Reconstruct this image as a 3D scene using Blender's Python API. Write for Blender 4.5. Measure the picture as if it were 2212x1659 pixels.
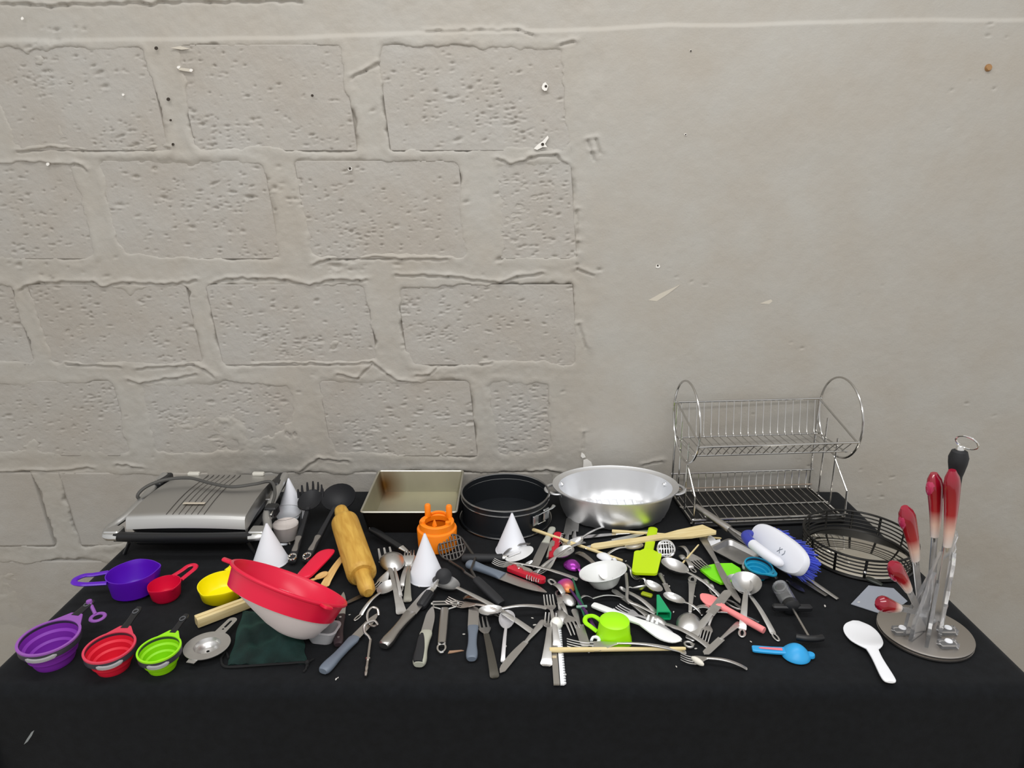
import bpy, math, random
import numpy as np
from mathutils import Vector, Matrix
from mathutils.geometry import tessellate_polygon

# ------------------------------------------------------------------ camera, world, light
for o in list(bpy.data.objects): bpy.data.objects.remove(o)
SC = bpy.context.scene
COL = SC.collection
TZ = 0.74                     # table top height
CH = TZ + 0.85                # camera height
PIT = math.radians(16.67)     # camera pitch, looking down
FPX = 1500.0                  # focal length in pixels of the 2212 px wide frame
YW = 1.815                    # face of the back wall
cam = bpy.data.cameras.new('camera'); cam.sensor_fit = 'HORIZONTAL'; cam.sensor_width = 36.0
cam.lens = 36.0 * FPX / 2212.0; cam.clip_start = 0.02
camo = bpy.data.objects.new('camera', cam); COL.objects.link(camo)
camo.location = (0, 0, CH); camo.rotation_euler = (math.pi / 2 - PIT, 0, 0)
SC.camera = camo
wd = bpy.data.worlds.new('room_light'); SC.world = wd; wd.use_nodes = True
wd.node_tree.nodes['Background'].inputs[0].default_value = (1.0, 0.995, 0.985, 1)
wd.node_tree.nodes['Background'].inputs[1].default_value = 0.70
def area(name, loc, size, energy, rot=(0, 0, 0), col=(1.0, 0.985, 0.97)):
    l = bpy.data.lights.new(name, 'AREA'); l.shape = 'RECTANGLE'; l.size, l.size_y = size
    l.energy = energy; l.color = col
    o = bpy.data.objects.new(name, l); COL.objects.link(o); o.location = loc; o.rotation_euler = rot
    return o
area('ceiling_tube_and_fill_light', (0.1, 0.95, 3.05), (2.6, 0.35), 23)
area('ceiling_tube_and_fill_light', (-0.1, -0.9, 3.05), (2.6, 0.35), 46)  # added fill lamp, unseen behind the camera; no tube is known there
SC.view_settings.view_transform = 'Standard'; SC.view_settings.look = 'None'
SC.view_settings.gamma = 1.0; SC.view_settings.use_curve_mapping = False
SC.view_settings.exposure = 0.0
random.seed(7)
PI = math.pi

# ------------------------------------------------------------------ photo measuring helpers
def ray(px, py):
    a = (px - 1106) / FPX; b = -(py - 829.5) / FPX
    return Vector((a, math.cos(PIT) + b * math.sin(PIT), -math.sin(PIT) + b * math.cos(PIT)))
def W(px, py, z=0.0):         # point at height z over the table
    d = ray(px, py); t = (TZ + z - CH) / d.z
    return Vector((d.x * t, d.y * t, TZ + z))
def V(px, py, Y):             # point at distance Y in front of the camera
    d = ray(px, py); t = Y / d.y
    return Vector((d.x * t, Y, CH + d.z * t))

# ------------------------------------------------------------------ materials
def lin(h):
    h = h.lstrip('#'); r = []
    for i in (0, 2, 4):
        c = int(h[i:i + 2], 16) / 255
        r.append(c / 12.92 if c <= 0.04045 else ((c + 0.055) / 1.055) ** 2.4)
    return (*r, 1)
MATS = {}
def mat(name, col, rough=0.4, metal=0.0, bump=0.0, bscale=200, var=0.0, vscale=8, trans=0.0, alpha=1.0, ior=1.45, sss=0.0, coat=0.0, aniso=None, spec=0.5):
    if name in MATS: return MATS[name]
    m = bpy.data.materials.new(name); m.use_nodes = True
    nt = m.node_tree; b = nt.nodes['Principled BSDF']
    c = lin(col) if isinstance(col, str) else (*col, 1)
    b.inputs['Base Color'].default_value = c
    b.inputs['Roughness'].default_value = rough; b.inputs['Metallic'].default_value = metal
    b.inputs['IOR'].default_value = ior; b.inputs['Alpha'].default_value = alpha
    b.inputs['Specular IOR Level'].default_value = spec
    if trans: b.inputs['Transmission Weight'].default_value = trans
    if coat: b.inputs['Coat Weight'].default_value = coat
    if sss:
        b.inputs['Subsurface Weight'].default_value = sss; b.inputs['Subsurface Scale'].default_value = 0.01
    tc = nt.nodes.new('ShaderNodeTexCoord')
    src = tc.outputs['Object']
    if aniso:
        mp = nt.nodes.new('ShaderNodeMapping'); mp.inputs['Scale'].default_value = aniso
        nt.links.new(src, mp.inputs[0]); src = mp.outputs[0]
    if var:
        n = nt.nodes.new('ShaderNodeTexNoise'); n.inputs['Scale'].default_value = vscale; n.inputs['Detail'].default_value = 6
        nt.links.new(src, n.inputs['Vector'])
        r = nt.nodes.new('ShaderNodeValToRGB')
        r.color_ramp.elements[0].position = 0.3; r.color_ramp.elements[1].position = 0.7
        r.color_ramp.elements[0].color = tuple(max(0, x * (1 - var)) for x in c[:3]) + (1,)
        r.color_ramp.elements[1].color = tuple(min(1, x * (1 + var)) for x in c[:3]) + (1,)
        nt.links.new(n.outputs['Fac'], r.inputs[0]); nt.links.new(r.outputs[0], b.inputs['Base Color'])
    if bump:
        n = nt.nodes.new('ShaderNodeTexNoise'); n.inputs['Scale'].default_value = bscale; n.inputs['Detail'].default_value = 4
        nt.links.new(src, n.inputs['Vector'])
        bp = nt.nodes.new('ShaderNodeBump'); bp.inputs['Strength'].default_value = bump; bp.inputs['Distance'].default_value = 0.002
        nt.links.new(n.outputs['Fac'], bp.inputs['Height']); nt.links.new(bp.outputs[0], b.inputs['Normal'])
    MATS[name] = m
    return m
def ramp_mat(name, stops, axis, lo, hi, rough=0.3, metal=0.0, coat=0.0, trans=0.0):
    """colour running along one local axis of the thing itself (two-tone plastic, tempered steel)"""
    if name in MATS: return MATS[name]
    m = mat(name, (0.5, 0.5, 0.5), rough, metal, coat=coat, trans=trans)
    nt = m.node_tree; b = nt.nodes['Principled BSDF']
    tc = nt.nodes.new('ShaderNodeTexCoord'); sp = nt.nodes.new('ShaderNodeSeparateXYZ')
    mr = nt.nodes.new('ShaderNodeMapRange'); mr.inputs[1].default_value = lo; mr.inputs[2].default_value = hi
    r = nt.nodes.new('ShaderNodeValToRGB')
    nt.links.new(tc.outputs['Object'], sp.inputs[0]); nt.links.new(sp.outputs[axis], mr.inputs[0]); nt.links.new(mr.outputs[0], r.inputs[0])
    els = r.color_ramp.elements
    while len(els) < len(stops): els.new(0.5)
    for e, (p, c) in zip(els, stops): e.position = p; e.color = lin(c)
    nt.links.new(r.outputs[0], b.inputs['Base Color'])
    return m
def wood(name, c1, c2, scale=(2, 30, 30), rough=0.5):
    if name in MATS: return MATS[name]
    m = mat(name, c1, rough); nt = m.node_tree; b = nt.nodes['Principled BSDF']
    tc = nt.nodes.new('ShaderNodeTexCoord'); mp = nt.nodes.new('ShaderNodeMapping'); mp.inputs['Scale'].default_value = scale
    n = nt.nodes.new('ShaderNodeTexNoise'); n.inputs['Scale'].default_value = 5; n.inputs['Detail'].default_value = 5; n.inputs['Distortion'].default_value = 0.6
    r = nt.nodes.new('ShaderNodeValToRGB')
    r.color_ramp.elements[0].position = 0.3; r.color_ramp.elements[1].position = 0.68
    r.color_ramp.elements[0].color = lin(c2); r.color_ramp.elements[1].color = lin(c1)
    nt.links.new(tc.outputs['Object'], mp.inputs[0]); nt.links.new(mp.outputs[0], n.inputs['Vector'])
    nt.links.new(n.outputs['Fac'], r.inputs[0]); nt.links.new(r.outputs[0], b.inputs['Base Color'])
    bp = nt.nodes.new('ShaderNodeBump'); bp.inputs['Strength'].default_value = 0.15; bp.inputs['Distance'].default_value = 0.001
    nt.links.new(n.outputs['Fac'], bp.inputs['Height']); nt.links.new(bp.outputs[0], b.inputs['Normal'])
    return m
STEEL = mat('stainless_steel', (0.68, 0.675, 0.665), 0.36, 1.0, var=0.06, vscale=40, bump=0.03, bscale=300)
DULL = mat('worn_steel', (0.54, 0.53, 0.515), 0.40, 1.0, var=0.1, vscale=50, bump=0.05, bscale=300)
POL = mat('polished_steel', (0.76, 0.755, 0.745), 0.24, 1.0)
CHROME = mat('chrome', (0.8, 0.79, 0.77), 0.08, 1.0)
BLADE = mat('blade_steel', (0.57, 0.555, 0.54), 0.36, 1.0, bump=0.03, bscale=400, aniso=(3, 60, 60))
DARKST = mat('dark_steel', (0.22, 0.215, 0.21), 0.35, 1.0)
BLACK = mat('black_plastic', '#1b1c1e', 0.38)
RUBBER = mat('black_rubber', '#202124', 0.6)
NONSTICK = mat('nonstick_coating', '#23262a', 0.42, 0.3, bump=0.05, bscale=600)
BGREY = mat('blue_grey_plastic', '#68727f', 0.45)
WHITE = mat('white_plastic', '#eceef2', 0.4, sss=0.0)
PAPER = mat('white_cone_plastic', '#e9ebf2', 0.55, sss=0.0)
CLEAR = mat('clear_plastic', (0.95, 0.96, 0.97), 0.08, trans=0.95, ior=1.3)
FROST = mat('frosted_plastic', (0.85, 0.85, 0.87), 0.35, trans=0.65, ior=1.3)
GLASS = mat('drinking_glass', (0.96, 0.97, 0.97), 0.03, trans=1.0, ior=1.3)
BAMBOO = wood('bamboo_wood', '#e8d7a6', '#d8c086', (3, 40, 40))
PINE = wood('rolling_pin_wood', '#d3a94e', '#b5852f', (3, 18, 18), 0.5)
LWOOD = wood('light_spoon_wood', '#dcb878', '#c79a57', (3, 30, 30), 0.5)
RED = mat('red_plastic', '#d8103a', 0.32)

# ------------------------------------------------------------------ mesh helpers
def v3(p): return Vector(p)
class MB:
    def __init__(s): s.v = []; s.f = []
    def add(s, vs, fs):
        o = len(s.v); s.v += [tuple(v) for v in vs]; s.f += [tuple(i + o for i in f) for f in fs]; return s
    def grid(s, rows, cu=False, cv=False):
        n = len(rows); k = len(rows[0]); fs = []
        for i in range(n if cu else n - 1):
            for j in range(k if cv else k - 1):
                a = i * k + j; b = i * k + (j + 1) % k; c = ((i + 1) % n) * k + (j + 1) % k; d = ((i + 1) % n) * k + j
                fs.append((a, b, c, d))
        return s.add([p for r in rows for p in r], fs)
    def loft(s, rings, cap=True, closed=False):
        k = len(rings[0]); o = len(s.v)
        s.grid(rings, cu=closed, cv=True)
        if cap and not closed:
            s.f.append(tuple(o + j for j in reversed(range(k))))
            s.f.append(tuple(o + (len(rings) - 1) * k + j for j in range(k)))
        return s
    def lathe(s, prof, n=32, sx=1.0, sy=1.0, c=(0, 0, 0), mod=None):
        rings = []
        for r, z in prof:
            rr = max(r, 1e-5)
            ring = []
            for i in range(n):
                a = 2 * PI * i / n; m_ = mod(a, r, z) if mod else 1.0
                ring.append((c[0] + rr * sx * math.cos(a) * m_, c[1] + rr * sy * math.sin(a) * m_, c[2] + z))
            rings.append(ring)
        return s.grid(rings, cv=True)
    def tube(s, path, r, n=8, closed=False, flat=1.0, up=None):
        P = [Vector(p) for p in path]; m = len(P)
        R = r if isinstance(r, (list, tuple)) else [r] * m
        T = []
        for i in range(m):
            a = P[(i - 1) % m] if (closed or i > 0) else P[i]; b = P[(i + 1) % m] if (closed or i < m - 1) else P[i]
            t = b - a; T.append(t.normalized() if t.length > 1e-9 else Vector((1, 0, 0)))
        u = Vector(up) if up else (Vector((0, 0, 1)) if abs(T[0].z) < 0.9 else Vector((1, 0, 0)))
        rings = []
        for i in range(m):
            if not up:
                pass
            w = T[i].cross(u)
            if w.length < 1e-6: w = T[i].orthogonal()
            w.normalize(); u2 = w.cross(T[i]).normalized()
            if not up: u = u2
            rings.append([P[i] + w * (R[i] * math.cos(2 * PI * j / n)) + u2 * (R[i] * flat * math.sin(2 * PI * j / n)) for j in range(n)])
        return s.loft(rings, closed=closed)
    def strip(s, st, n=10, p=3.0):
        """stations (x, y, z, half width, half thickness) swept along local x"""
        rings = []
        if len(st) >= 4:
            out = []
            for i in range(len(st) - 1):
                a, b, c, d = (np.array(st[max(i - 1, 0)], float), np.array(st[i], float), np.array(st[i + 1], float), np.array(st[min(i + 2, len(st) - 1)], float))
                for q in (0.0, 0.34, 0.67):
                    e = 0.5 * (2 * b + (c - a) * q + (2 * a - 5 * b + 4 * c - d) * q * q + (3 * b - a - 3 * c + d) * q ** 3)
                    e = np.clip(e, np.minimum(b, c), np.maximum(b, c)) if abs(c[0] - b[0]) < .25 * max(abs(d[0] - c[0]), abs(b[0] - a[0])) else np.concatenate([np.clip(e[:1], min(b[0], c[0]), max(b[0], c[0])), e[1:3], np.maximum(e[3:], 1e-4)])
                    out.append(tuple(float(k) for k in e))
            st = out + [st[-1]]
        for x, y, z, w, t in st:
            ring = []
            for j in range(n):
                a = 2 * PI * (j + 0.5) / n; c = math.cos(a); q = math.sin(a)
                ring.append((x, y + w * math.copysign(abs(c) ** (2 / p), c), z + t * math.copysign(abs(q) ** (2 / p), q)))
            rings.append(ring)
        return s.loft(rings)
    def plate(s, loops, t, z=0.0, zf=None):
        pts = [q for l in loops for q in l]
        tris = tessellate_polygon([[Vector((x, y, 0)) for x, y in l] for l in loops])
        n = len(pts); g = zf or (lambda x, y: 0.0)
        vs = [(x, y, z + g(x, y)) for x, y in pts] + [(x, y, z + t + g(x, y)) for x, y in pts]
        fs = []
        for a, b, c in tris:
            A, B, Cc = pts[a], pts[b], pts[c]
            if (B[0] - A[0]) * (Cc[1] - A[1]) - (B[1] - A[1]) * (Cc[0] - A[0]) < 0: b, c = c, b
            fs.append((a, c, b)); fs.append((a + n, b + n, c + n))
        o = 0
        for l in loops:
            k = len(l)
            ar = sum(l[i][0] * l[(i + 1) % k][1] - l[(i + 1) % k][0] * l[i][1] for i in range(k))
            hole = l is not loops[0]
            for i in range(k):
                a = o + i; b = o + (i + 1) % k
                q = (a, b, b + n, a + n)
                fs.append(q if (ar > 0) != hole else tuple(reversed(q)))
            o += k
        return s.add(vs, fs)
    def box(s, c, d, tap=1.0):
        x, y, z = (q / 2 for q in d); vs = []
        for k, zz in ((1, -z), (tap, z)):
            for a, b in ((-1, -1), (1, -1), (1, 1), (-1, 1)): vs.append((c[0] + a * x * k, c[1] + b * y * k, c[2] + zz))
        return s.add(vs, [(3, 2, 1, 0), (4, 5, 6, 7), (0, 1, 5, 4), (1, 2, 6, 5), (2, 3, 7, 6), (3, 0, 4, 7)])
    def rbox(s, c, d, r=0.004, n=4):
        """box with rounded vertical edges and softened top and bottom"""
        x, y, z = (q / 2 for q in d); r = min(r, x, y)
        def ring(zz, ins):
            out = []
            for k, (a, b) in enumerate(((1, 1), (-1, 1), (-1, -1), (1, -1))):
                for i in range(n + 1):
                    t = PI / 2 * (k + i / n)
                    out.append((c[0] + a * (x - r) + (r - ins) * math.cos(t), c[1] + b * (y - r) + (r - ins) * math.sin(t), c[2] + zz))
            return out
        e = min(r * 0.5, z * 0.5)
        return s.loft([ring(-z, e), ring(-z + e, 0), ring(z - e, 0), ring(z, e)])
    def sphere(s, c, r, n=16, sz=(1, 1, 1)):
        rows = []
        for i in range(n // 2 + 1):
            t = PI * i / (n // 2); q = max(math.sin(t), 1e-4)
            rows.append([(c[0] + r * sz[0] * q * math.cos(2 * PI * j / n), c[1] + r * sz[1] * q * math.sin(2 * PI * j / n), c[2] - r * sz[2] * math.cos(t)) for j in range(n)])
        return s.grid(rows, cv=True)
    def bowl(s, cx, a, b, d, t, up=True, z=0.0, egg=0.12, n=24, k=7, pw=2.2):
        """spoon bowl: egg outline 2a long, 2b wide, depth d, wall t"""
        def row(q, off):
            out = []
            for j in range(n):
                th = 2 * PI * j / n; x = cx + a * q * math.cos(th); y = b * q * math.sin(th) * (1 - egg * math.cos(th))
                h = -d * (1 - q ** pw)
                out.append((x, y, z + (h if up else -h) + off))
            return out
        top = [row(max(i / k, 0.02), t / 2) for i in range(k + 1)]; bot = [row(max(i / k, 0.02), -t / 2) for i in range(k, -1, -1)]
        return s.grid(top + bot, cu=True, cv=True)
    def xf(s, m):
        s.v = [tuple(m @ Vector(p)) for p in s.v]; return s
    def build(s, name, m, parent=None, smooth=38, mw=None):
        me = bpy.data.meshes.new(name); me.from_pydata(s.v, [], s.f); me.validate(); me.update()
        import bmesh
        bm = bmesh.new(); bm.from_mesh(me); bmesh.ops.recalc_face_normals(bm, faces=bm.faces); bm.to_mesh(me); bm.free()
        if smooth:
            me.polygons.foreach_set('use_smooth', [True] * len(me.polygons)); me.set_sharp_from_angle(angle=math.radians(smooth))
        me.materials.append(m)
        o = bpy.data.objects.new(name, me); COL.objects.link(o)
        if parent: o.parent = parent
        if mw is not None: setw(o, mw)
        return o
def wm(o): return (wm(o.parent) if o.parent else Matrix()) @ o.matrix_basis
def setw(o, mw): o.matrix_basis = (wm(o.parent).inverted() if o.parent else Matrix()) @ mw
def tag(o, label, cat, group=None):
    o['label'] = label; o['category'] = cat
    if group: o['group'] = group
    return o
def thing(name, label, cat, loc=(0, 0, 0), rotz=0.0, group=None, mw=None):
    o = bpy.data.objects.new(name, None); COL.objects.link(o); o.empty_display_size = 0.02
    if mw is not None: o.matrix_basis = mw
    else: o.location = loc; o.rotation_euler = (0, 0, rotz)
    return tag(o, label, cat, group)
def frame(A, B, roll=0.0):
    x = (B - A).normalized(); y = Vector((0, 0, 1)).cross(x).normalized(); z = x.cross(y)
    m = Matrix((x, y, z)).transposed() @ Matrix.Rotation(roll, 3, 'X')
    r = m.to_4x4(); r.translation = A
    return r
def basis(o, x, y, z):
    r = Matrix((x, y, z)).transposed().to_4x4(); r.translation = o; return r
def arc(c, r, a0, a1, n, sx=1.0, sy=1.0):
    return [(c[0] + r * sx * math.cos(a0 + (a1 - a0) * i / n), c[1] + r * sy * math.sin(a0 + (a1 - a0) * i / n)) for i in range(n + 1)]
def spline(pts, k=6, closed=False):
    P = [Vector(p) for p in pts]; n = len(P); out = []
    for i in range(n if closed else n - 1):
        if closed: a, b, c, d = P[(i - 1) % n], P[i], P[(i + 1) % n], P[(i + 2) % n]
        else: a, b, c, d = P[max(i - 1, 0)], P[i], P[i + 1], P[min(i + 2, n - 1)]
        for j in range(k):
            t = j / k
            out.append(0.5 * ((2 * b) + (c - a) * t + (2 * a - 5 * b + 4 * c - d) * t * t + (3 * b - a - 3 * c + d) * t ** 3))
    if not closed: out.append(P[-1])
    return out

# ------------------------------------------------------------------ the wall
RNG = np.random.default_rng(11)
TAB = RNG.random((256, 256))
def noise(X, Z, sc, seed=0):
    x = X * sc + 37.3 * (seed + 1); z = Z * sc + 91.7 * (seed + 2)
    xi = np.floor(x).astype(int); zi = np.floor(z).astype(int); fx = x - xi; fz = z - zi
    fx = fx * fx * (3 - 2 * fx); fz = fz * fz * (3 - 2 * fz)
    g = lambda a, b: TAB[a % 256, b % 256]
    return (g(xi, zi) * (1 - fx) + g(xi + 1, zi) * fx) * (1 - fz) + (g(xi, zi + 1) * (1 - fx) + g(xi + 1, zi + 1) * fx) * fz - 0.5
def sstep(a, b, x):
    t = np.clip((x - a) / (b - a), 0, 1); return t * t * (3 - 2 * t)
ROWS = [  # (top, bottom, [(left, right) ...]) of the visible blocks in photo pixels
    (98, 322, [(-420, -75), (-5, 335), (402, 752), (832, 1226)]),
    (350, 556, [(-560, -235), (-165, 182), (238, 586), (656, 1000), (1076, 1238)]),
    (616, 786, [(-330, 46), (88, 418), (466, 800), (872, 1240)]),
    (826, 982, [(-490, -140), (-80, 262), (318, 642), (706, 1020), (1066, 1192)]),
    (1020, 1180, [(-300, 92), (150, 470), (520, 830), (880, 1200)]),
    (1212, 1366, [(-420, -90), (-40, 290), (340, 640), (690, 990)]),
]
BL = []; LEAN = 0.09
for t_, b_, cs in ROWS:
    ym = (t_ + b_) / 2
    for l_, r_ in cs:
        BL.append((V(l_, ym, YW).x, V(r_, ym, YW).x, V(1106, b_, YW).z, V(1106, t_, YW).z))
CRACKS = [
    [(0, 10), (60, 8), (105, 12), (140, 10), (305, 5), (320, 8), (350, 3), (450, 3), (650, 1)],
    [(38, 329), (111, 320), (177, 327), (329, 323), (367, 320)],
    [(0, 357), (60, 352), (120, 357), (170, 356), (186, 368)],
    [(43, 627), (63, 617), (95, 611), (202, 611), (221, 622), (278, 611), (351, 617), (424, 608)],
    [(459, 614), (500, 603), (554, 603), (614, 606), (671, 617), (719, 605), (777, 608), (791, 603)],
    [(679, 572), (711, 561), (769, 558), (867, 560), (965, 560)],
    [(856, 595), (968, 598), (1080, 612), (1117, 599), (1171, 592)],
    [(142, 786), (168, 790), (259, 793)], [(297, 797), (380, 793), (418, 789), (440, 799), (462, 815)],
    [(497, 789), (680, 787), (711, 789), (802, 784), (838, 811), (863, 824), (903, 829)],
    [(730, 811), (773, 818), (802, 789)], [(900, 812), (925, 811), (954, 789), (1015, 786), (1041, 789), (1062, 786)],
    [(278, 823), (304, 829), (380, 816), (424, 810)], [(253, 1006), (285, 1008), (307, 1014)], [(0, 1020), (95, 1019), (200, 1012)],
    [(1074, 342), (1102, 359), (1131, 351), (1147, 339), (1200, 335), (1229, 364)], [(761, 168), (790, 153), (818, 139)],
    [(1270, 305), (1278, 329), (1283, 345)], [(1287, 302), (1296, 330)], [(1246, 456), (1248, 522), (1245, 550), (1247, 583), (1281, 594)],
    [(1250, 702), (1265, 750)], [(1261, 934), (1258, 975)], [(1142, 1021), (1192, 1017), (1214, 1023)], [(1391, 1003), (1428, 995)],
    [(650, 1019), (690, 992), (751, 999)], [(0, 1376), (40, 1374), (130, 1378)], [(920, 68), (1120, 66), (1150, 75)], [(1212, 98), (1240, 92)],
]
LEDGE = [(-900, 92), (0, 88), (400, 84), (650, 82), (900, 70), (1300, 65), (1450, 54), (1600, 56), (1800, 48), (2212, 43), (3000, 38)]
LX = [V(p[0], p[1], YW).x for p in LEDGE]; LZ = [V(p[0], p[1], YW).z for p in LEDGE]
def seg(a, b, st): return np.linspace(a, b, max(2, int(abs(b - a) / st)), endpoint=False)
wx = np.concatenate([seg(-3.0, -1.6, 0.04), seg(-1.6, 1.6, 0.0033), seg(1.6, 3.0, 0.04), [3.0]])
wz = np.concatenate([seg(0.0, 0.35, 0.03), seg(0.35, 2.06, 0.0033), seg(2.06, 2.9, 0.03), [2.9]])
X, Z = np.meshgrid(wx, wz)
def rough_h(X, Z):
    return 0.004 * noise(X, Z, 5, 1) + 0.0022 * noise(X, Z, 17, 2) + 0.0010 * noise(X, Z, 60, 3) + 0.0006 * noise(X, Z, 130, 4)
Hh = rough_h(X, Z) * (0.45 + 0.55 * sstep(V(1330, 700, YW).x, V(1220, 700, YW).x, X))
for (x0, x1, z0, z1) in BL:
    zm = (z0 + z1) / 2; Xs = X + LEAN * (Z - zm); dx = np.maximum(x0 - Xs, Xs - x1); dz = np.maximum(z0 - Z, Z - z1)
    d = np.maximum(np.maximum(dx, dz), np.hypot(np.maximum(dx + .014, 0), np.maximum(dz + .014, 0)) - .014) + 0.022 * noise(X, Z, 6, 15) + 0.014 * noise(X, Z, 14, 5) + 0.010 * noise(X, Z, 45, 6) + 0.004 * noise(X, Z, 120, 7)
    sf_ = np.clip(0.018 + 0.07 * noise(X, Z, 7, 16) + 0.02 * noise(X, Z, 24, 17), 0.004, 0.05)
    Hh -= 0.012 * np.clip(-d / sf_, 0, 1)
    Hh += 0.0022 * np.exp(-((d - 0.010) / 0.010) ** 2) * (noise(X, Z, 9, 8) + 0.5)
edge = V(1262, 600, YW).x + 0.03 * noise(X, Z, 4, 9) + 0.012 * noise(X, Z, 22, 10)
Hh += 0.004 * sstep(0.0, 0.03, X - edge)
lz = np.interp(X, LX, LZ) + 0.004 * noise(X, Z, 12, 12)
Hh -= 0.007 * sstep(-0.003, 0.005, Z - lz)
for ck in CRACKS:
    pts = [V(px, py, YW) for px, py in ck]
    for a, b in zip(pts[:-1], pts[1:]):
        i0, i1 = np.searchsorted(wx, [min(a.x, b.x) - 0.03, max(a.x, b.x) + 0.03]); j0, j1 = np.searchsorted(wz, [min(a.z, b.z) - 0.03, max(a.z, b.z) + 0.03])
        sx, sz = X[j0:j1, i0:i1], Z[j0:j1, i0:i1]
        ex, ez = b.x - a.x, b.z - a.z
        t = np.clip(((sx - a.x) * ex + (sz - a.z) * ez) / (ex * ex + ez * ez + 1e-12), 0, 1)
        sg = (sz - a.z - t * ez) + 0.006 * noise(sx, sz, 70, 13)
        ds = np.hypot(sx - a.x - t * ex, sg)
        Hh[j0:j1, i0:i1] -= 0.006 * np.exp(-(ds / 0.0028) ** 2)
        Hh[j0:j1, i0:i1] += 0.004 * np.exp(-((sg - 0.006) / 0.006) ** 2) * np.exp(-(ds / 0.012) ** 2)
def pits(X, Z, Hh, xs, zs, n, x0, x1, z0, z1, rs, big=1.0):
    cl = [(rs.uniform(x0, x1), rs.uniform(z0, z1), rs.uniform(0.02, 0.06)) for _ in range(7)]
    for _ in range(n):
        if rs.random() < 0.65:
            c = cl[rs.randrange(7)]; px = rs.gauss(c[0], c[2] * 1.3); pz = rs.gauss(c[1], c[2] * 0.7)
        else: px = rs.uniform(x0, x1); pz = rs.uniform(z0, z1)
        r = rs.uniform(0.0016, 0.0042) * big * (1.6 if rs.random() < 0.08 else 1); el = rs.uniform(1.0, 2.6); dp = r * rs.uniform(0.9, 1.7)
        i0, i1 = np.searchsorted(xs, [px - 4 * r * el, px + 4 * r * el]); j0, j1 = np.searchsorted(zs, [pz - 4 * r, pz + 4 * r])
        if i1 - i0 < 1 or j1 - j0 < 1: continue
        sx, sz = X[j0:j1, i0:i1], Z[j0:j1, i0:i1]
        q = ((sx - px) / (r * el)) ** 2 + ((sz - pz + 0.35 * (sx - px) * rs.uniform(-1, 0.3)) / r) ** 2
        Hh[j0:j1, i0:i1] -= dp * np.exp(-q)
        q2 = ((sx - px) / (r * el)) ** 2 + ((sz - pz + 1.5 * r) / (r * 0.8)) ** 2
        Hh[j0:j1, i0:i1] += dp * 0.3 * np.exp(-q2)
rs = random.Random(3)
pits(X, Z, Hh, wx, wz, 260, -1.5, 0.25, 0.5, 1.9, rs, 0.9)
pits(X, Z, Hh, wx, wz, 40, 0.3, 1.5, 0.7, 1.95, rs, 0.7)
def field_mesh(name, xs, zs, Hh, m, parent=None, skirt=None, lean=0.0):
    X, Z = np.meshgrid(xs, zs); Hc = Hh.copy()
    X = X - lean * (Z - (zs[0] + zs[-1]) / 2)
    if skirt:
        Hc[0, :] = Hc[-1, :] = skirt; Hc[:, 0] = Hc[:, -1] = skirt
        X[:, 0] = X[:, 1]; X[:, -1] = X[:, -2]; Z[0, :] = Z[1, :]; Z[-1, :] = Z[-2, :]
    nx, nz = len(xs), len(zs)
    co = np.stack([X, YW - Hc, Z], -1).reshape(-1, 3).astype(np.float32)
    i = np.arange(nx - 1)[None, :] + nx * np.arange(nz - 1)[:, None]
    q = np.stack([i, i + 1, i + nx + 1, i + nx], -1).reshape(-1, 4).astype(np.int32)
    me = bpy.data.meshes.new(name)
    me.vertices.add(len(co)); me.vertices.foreach_set('co', co.ravel())
    me.loops.add(q.size); me.loops.foreach_set('vertex_index', q.ravel())
    me.polygons.add(len(q)); me.polygons.foreach_set('loop_start', np.arange(0, q.size, 4, dtype=np.int32))
    me.polygons.foreach_set('use_smooth', np.ones(len(q), dtype=bool))
    me.update(calc_edges=True); me.materials.append(m)
    o = bpy.data.objects.new(name, me); COL.objects.link(o)
    if parent: o.parent = parent
    return o
def wall_paint(name, c1, c2, bump):
    m = bpy.data.materials.new(name); m.use_nodes = True; nt = m.node_tree; b = nt.nodes['Principled BSDF']
    b.inputs['Roughness'].default_value = 0.62; b.inputs['Specular IOR Level'].default_value = 0.35
    tc = nt.nodes.new('ShaderNodeTexCoord')
    n1 = nt.nodes.new('ShaderNodeTexNoise'); n1.inputs['Scale'].default_value = 4.5; n1.inputs['Detail'].default_value = 8; n1.inputs['Roughness'].default_value = 0.62
    r = nt.nodes.new('ShaderNodeValToRGB'); r.color_ramp.elements[0].position = 0.36; r.color_ramp.elements[1].position = 0.64
    r.color_ramp.elements[0].color = lin(c1); r.color_ramp.elements[1].color = lin(c2)
    n2 = nt.nodes.new('ShaderNodeTexNoise'); n2.inputs['Scale'].default_value = 230; n2.inputs['Detail'].default_value = 5
    n3 = nt.nodes.new('ShaderNodeTexNoise'); n3.inputs['Scale'].default_value = 45; n3.inputs['Detail'].default_value = 3
    ad = nt.nodes.new('ShaderNodeMath'); ad.operation = 'ADD'
    bp = nt.nodes.new('ShaderNodeBump'); bp.inputs['Strength'].default_value = bump; bp.inputs['Distance'].default_value = 0.002
    for n in (n1, n2, n3): nt.links.new(tc.outputs['Object'], n.inputs['Vector'])
    nt.links.new(n1.outputs['Fac'], r.inputs[0]); nt.links.new(r.outputs[0], b.inputs['Base Color'])
    nt.links.new(n2.outputs['Fac'], ad.inputs[0]); nt.links.new(n3.outputs['Fac'], ad.inputs[1])
    nt.links.new(ad.outputs[0], bp.inputs['Height']); nt.links.new(bp.outputs[0], b.inputs['Normal'])
    return m
PAINT = wall_paint('painted_mortar', '#aca69c', '#b0ada6', 0.24)
PAINTB = wall_paint('painted_block', '#a9a39a', '#aeaba5', 0.32)
wall = field_mesh('wall_back', wx, wz, Hh, PAINT); wall['kind'] = 'structure'
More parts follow.
